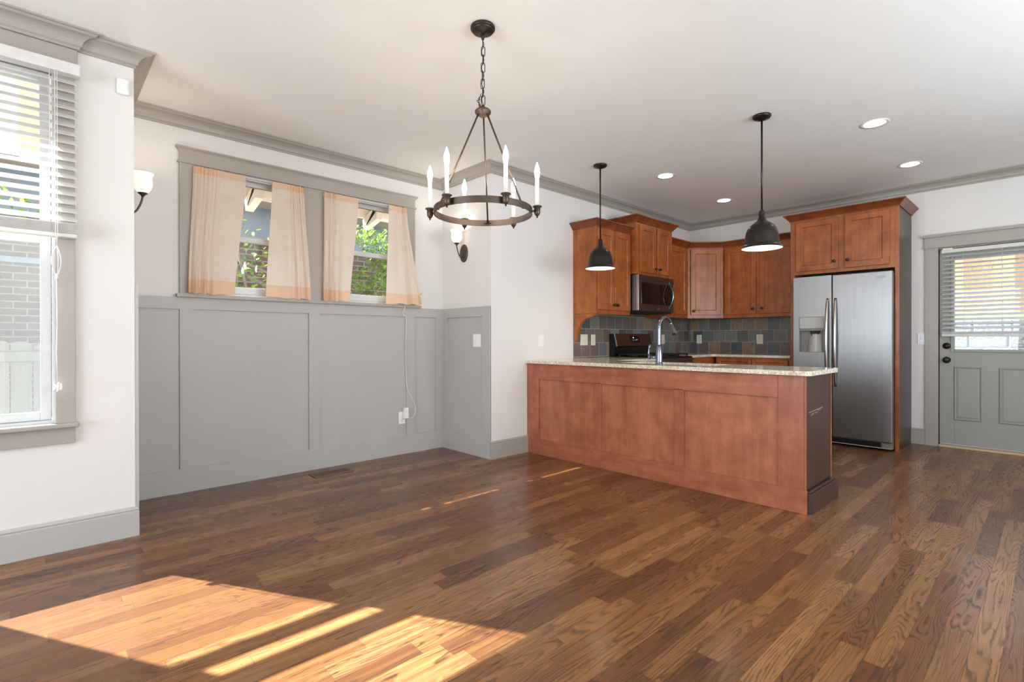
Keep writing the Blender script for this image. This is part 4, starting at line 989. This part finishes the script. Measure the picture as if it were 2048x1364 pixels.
# backguard: black base, tilted steel face
MB().prism([(X0, 3.5, .916), (X0, 3.572, .916), (X0, 3.572, 1.178), (X0, 3.51, 1.178), (X0, 3.475, 1.03), (X0, 3.5, 1.02)], (X1-X0, 0, 0)).build('backguard', 'black', rg)
tv = Vector((0, .035, .148)); tn = Vector((0, -.148, .035)).normalized()
MB().obox(vec(X0+.02, 3.4745, 1.03)+tn*.0, (X1-X0-.02, 0, 0), tv, tn*.008).build('backguard_face', 'steeldark', rg, bevel=.003)
MB().obox(vec(X0, 3.474, 1.028)+tn*.0, (.02, 0, 0), tv*1.02, tn*.012).build('backguard_trim', 'steel', rg, bevel=.002)
ds = MB().obox(vec(5.19, 3.4745, 1.03)+tv*.28+tn*.008, (.2, 0, 0), tv*.55, tn*.002).build('display', 'blackglass', rg)
m = MB()
for u_, v_, w_, h_ in ((.06, .65, .02, .012), (.05, .35, .006, .003), (.065, .35, .006, .003), (.09, .35, .006, .003), (.12, .42, .02, .003), (.12, .3, .006, .003), (.15, .42, .006, .003)):
    m.obox(vec(5.19+u_, 3.4745, 1.03)+tv*(.28+.55*v_)+tn*.0102, (w_, 0, 0), tv.normalized()*h_, tn*.0004)
m.build('display_digits', 'led', ds)

# ------------------------------------------------------------------ refrigerator
rf = thing('refrigerator', 'stainless side-by-side refrigerator with ice dispenser', 'refrigerator', (6.45, 1.54, 0))
Y0, Y1 = 1.095, 1.982; ysm = 1.612
bx(6.172, 6.8, Y0+.004, Y1-.004, .02, 1.765).build('body', 'greyplastic', rf, bevel=.003)
fd = 6.1
dzb, dzt = .088, 1.783
py0, py1, pz0, pz1 = 1.686, 1.924, .968, 1.35
# freezer door (with dispenser hole)
m = MB(); m.box(fd, 6.168, py1, Y1, dzb, dzt); m.box(fd, 6.168, ysm+.003, py0, dzb, dzt); m.box(fd, 6.168, py0, py1, dzb, pz0); m.box(fd, 6.168, py0, py1, pz1, dzt)
m.box(6.15, 6.168, py0, py1, pz0, pz1)
fz = m.build('freezer_door', 'steel', rf)
fr2 = bx(fd, 6.168, Y0, ysm-.003, dzb, dzt).build('fridge_door', 'steel', rf, bevel=.008, seg=3)
# dispenser
ds = bx(fd-.003, 6.14, py0+.003, py1-.003, pz1-.125, pz1-.003).build('dispenser_panel', 'lightgrey', fz, bevel=.003)
bx(fd-.004, 6.13, py0+.003, py1-.003, pz1-.152, pz1-.125).build('dispenser_lip', 'greyplastic', fz, bevel=.003)
m = MB(); m.box(6.142, 6.15, py0+.003, py1-.003, pz0+.003, pz1-.15); m.box(fd+.002, 6.145, py0+.001, py0+.006, pz0, pz1-.15); m.box(fd+.002, 6.145, py1-.006, py1-.001, pz0, pz1-.15); m.box(fd-.002, 6.145, py0+.003, py1-.003, pz0, pz0+.008)
m.build('dispenser_recess', 'greyplastic', fz)
yc_ = (py0+py1)/2
MB().lathe([(.095, 0), (.082, .19)], (6.19, yc_-.03, pz0+.008), seg=32).build('dispenser_back', 'lightgrey', fz)
MB().prism([(6.112, yc_-.075, pz1-.152), (6.112, yc_+.02, pz1-.152), (6.112, yc_+.0, pz1-.225), (6.112, yc_-.05, pz1-.225)], (.03, 0, 0)).build('dispenser_nozzle', 'blackmatte', fz, bevel=.004)
for yh, par in ((ysm+.036, fz), (ysm-.036, fr2)):
    pts = [(fd-.008-.052*math.sin(PI*min(1, max(0, k/30)))**.6, yh+.004*math.sin(PI*k/30)*(1 if par is fz else -1), .62+(1.535-.62)*k/30) for k in range(31)]
    MB().tube(pts, [.012+.004*math.sin(PI*k/30) for k in range(31)], 14).build('handle', 'handle', par)
    m = MB()
    for z_ in (.63, 1.525): m.box(fd-.014, fd, yh-.011, yh+.011, z_-.016, z_+.016)
    m.build('handle_mount', 'handle', par, bevel=.004)
bx(fd-.003, fd+.001, 1.15, 1.228, 1.716, 1.738).build('badge', 'lightgrey', fr2, bevel=.002)
bx(6.13, 6.19, Y0+.004, Y1-.004, .03, .084).build('base_housing', 'greyplastic', rf, bevel=.004)
m = MB()
for k in range(6): m.box(6.118, 6.132, Y0+.1, Y1-.02, .036+k*.0075, .0405+k*.0075)
m.build('base_grille', 'blackmatte', rf)
bx(6.12, 6.134, Y0+.01, Y0+.095, .028, .084).build('grille_end', 'greyplastic', rf, bevel=.01, seg=3)
bx(6.116, 6.136, Y0+.005, Y1-.01, .024, .031).build('grille_lip', 'lightgrey', rf, bevel=.002)
bx(6.2, 6.26, Y0+.02, Y0+.08, 1.765, 1.79).build('hinge_cover', 'greyplastic', rf, bevel=.004)
m = MB()
for y_ in (Y0+.05, Y1-.1):
    for x_ in (6.2, 6.72): m.box(x_, x_+.05, y_, y_+.05, 0, .02)
m.build('feet', 'blackmatte', rf)

# ------------------------------------------------------------------ outdoors
def gz(name, mb, mat, label, cat): o = mb.build(name, mat, origin=(0, 0, 0)); return struct(o, label, cat)
gz('ground', bx(-14, 24, YN+.3, 30, -.5, -.35), 'soil', 'mulched side yard outside the windows', 'ground')
gz('ground_yard', bx(XB+.3, 9.62, -10, YN+.3, -.4, -.2), 'concrete', 'patio outside the back door', 'ground')
gz('lawn', MB().prism([(9.65, -10, 1.36), (11.4, -10, 1.5), (16, -10, 1.6), (16, -10, 1.2), (9.65, -10, 1.2)], (0, 16, 0)), 'grass', 'strip of lawn above the stone retaining wall', 'lawn')
# eave of this house over the nook and over the tall window
m = MB()
m.prism([(XL-.5, YN+T, 2.78), (XL-.5, 5.32, 2.50), (XL-.5, 5.32, 2.54), (XL-.5, YN+T, 2.83)], (3.8, 0, 0))
gz('trim_6', m, 'eavedark', 'beige soffit of the eave outside the nook', 'eave')
m = MB()
m.box(XL-.5, XL+3.3, 5.30, 5.335, 2.478, 2.57)
for x in (.55, 1.5, 2.72, 3.5):
    m.prism([(x-.035, 4.52, 2.775), (x-.035, 5.0, 2.60), (x-.035, 5.02, 2.42), (x-.035, 5.31, 2.35), (x-.035, 5.34, 2.46), (x-.035, 4.52, 2.775)][:5], (.07, 0, 0))
gz('trim_7', m, 'eave', 'cream fascia and rafter tails outside the nook windows', 'eave')
gz('trim_8', MB().prism([(-6, YW+T, 2.92), (-6, 4.2, 2.80), (-6, 4.2, 2.86), (-6, YW+T, 3.0)], (XL-.5+6, 0, 0)), 'eavedark', 'eave above the tall window', 'eave')
nh = thing('neighbour_house', 'brown brick neighbouring house seen through the windows', 'house', (1, 9, -.35))
bx(-10, 12, 7.5, 12, -.35, 2.42).build('brick_wall', 'brick', nh)
bx(-10, 12, 7.47, 12, 2.42, 3.04).build('frieze', 'concrete', nh)
MB().prism([(-10, 6.95, 2.80), (-10, 13, 5.6), (-10, 13, 5.75), (-10, 6.95, 2.92)], (22, 0, 0)).build('roof', 'shingle', nh)
bx(-10, .7, 7.44, 7.5, 1.93, 1.99).build('brick_ledge', 'concrete', nh)
fn = thing('wood_fence', 'weathered grey board fence outside the tall window', 'fence', (-1, 6.1, -.35))
m = MB(); x = -4.0
while x < .62:
    hh = 1.1+.012*math.sin(x*37); m.prism([(x, 6.1, -.34), (x+.135, 6.1, -.34), (x+.135, 6.1, hh-.03), (x+.105, 6.1, hh), (x+.03, 6.1, hh), (x, 6.1, hh-.03)], (0, .018, 0)); x += .142
m.build('boards', 'fence', fn)
for z_ in (.93, .30): bx(-4, .62, 6.06, 6.098, z_, z_+.085).build('rail', 'fence', fn, bevel=.004)
bx(.53, .62, 6.0, 6.09, -.35, 1.0).build('post', 'fence', fn)
# shrubs
def leaves(mb, c, rx, ry, rz, n, rnd, sz=.06):
    for k in range(n):
        while True:
            p = Vector((rnd.uniform(-1, 1), rnd.uniform(-1, 1), rnd.uniform(-1, 1)))
            if .25 < p.length < 1: break
        q = Vector(c)+Vector((p.x*rx, p.y*ry, p.z*rz)); d = Vector((rnd.uniform(-1, 1), rnd.uniform(-1, 1), rnd.uniform(-1, .4))).normalized()
        w_ = d.orthogonal().normalized()*sz*.3; s_ = sz*rnd.uniform(.6, 1.2)
        mb.add([q, q+d*s_*.5+w_, q+d*s_, q+d*s_*.5-w_], [(0, 1, 2, 3)])
rnd = random.Random(11)
def shrub(label, base, clumps, stems):
    t = thing('leafy_tree', label, 'tree', base, 'trees outside the nook')
    m = MB()
    for st in stems: m.tube(st, [.03-.02*i/(len(st)-1) for i in range(len(st))], 8)
    m.build('trunk', 'bark', t)
    m = MB()
    for c, r_, n in clumps: leaves(m, c, r_[0], r_[1], r_[2], int(n*1.7), rnd, .075)
    m.build('foliage', 'leaf', t, recalc=False)
shrub('thin bare-stemmed tree with sparse pale leaves outside the nook', (1.75, 6.0, -.35),
      [((1.62, 5.9, 1.75), (.35, .2, .2), 60), ((1.95, 6.1, 2.15), (.35, .2, .25), 45), ((1.5, 6, 2.35), (.2, .2, .2), 30), ((1.4, 6.0, 1.4), (.4, .2, .4), 60)],
      [[(1.75, 6, -.35), (1.72, 6, .9), (1.66, 5.95, 1.6), (1.5, 5.9, 2.3)], [(1.72, 6, .9), (1.9, 6, 1.5), (2.05, 6.1, 2.2)], [(1.3, 6.1, 2.15), (1.7, 6.1, 1.95), (2.2, 6.05, 1.75)], [(1.45, 6, 1.9), (1.9, 6, 1.7), (2.3, 6, 1.4)]])
shrub('bright green leafy tree outside the nook near the inner corner', (3.5, 6.3, -.35),
      [((3.6, 6.3, 2.3), (.4, .3, .36), 420), ((3.25, 6.4, 1.9), (.45, .25, .18), 170), ((3.45, 6.4, 1.55), (.22, .25, .4), 130), ((3.1, 6.3, 2.5), (.35, .2, .13), 120)],
      [[(3.5, 6.3, -.35), (3.5, 6.3, 1.2), (3.55, 6.3, 2.4)], [(3.5, 6.3, 1.2), (3.3, 6.35, 2.0)]])
shrub('leafy tree beyond the fence outside the tall window', (-.75, 6.5, -.35),
      [((-.5, 6.4, 2.25), (.6, .25, .28), 170), ((-.9, 6.4, 2.6), (.4, .25, .2), 80)],
      [[(-.75, 6.5, -.35), (-.72, 6.5, 1.2), (-.6, 6.45, 2.5)], [(-.72, 6.5, 1.2), (-.95, 6.45, 2.0)]])
# retaining wall and fence beyond the back door
rw = thing('stone_retaining_wall', 'pale rough stone block retaining wall outside the back door', 'retaining wall', (9.8, 1, -.3))
rnd = random.Random(3); m = MB()
for row in range(8):
    y = -3-rnd.random()*.3
    while y < 5:
        w_ = rnd.choice((.3, .4, .45, .28)); d_ = rnd.uniform(0, .03); z_ = -.22+row*.2
        m.box(9.62-d_, 9.95, y+.006, y+w_-.006, z_+.005, z_+.195); y += w_
m.build('blocks', 'stone', rw, bevel=.02, seg=3)
tf = thing('tan_fence', 'sunlit tan board fence beyond the lawn outside the back door', 'fence', (13, 0, 1.3))
m = MB(); y = -5.0
while y < 6: m.box(13, 13.02, y, y+.138, 1.45, 3.3); y += .142
m.build('boards', 'fence_tan', tf)
for z_ in (1.75, 2.4, 3.05): bx(13.022, 13.06, -5, 6, z_, z_+.08).build('rail', 'fence_tan', tf)
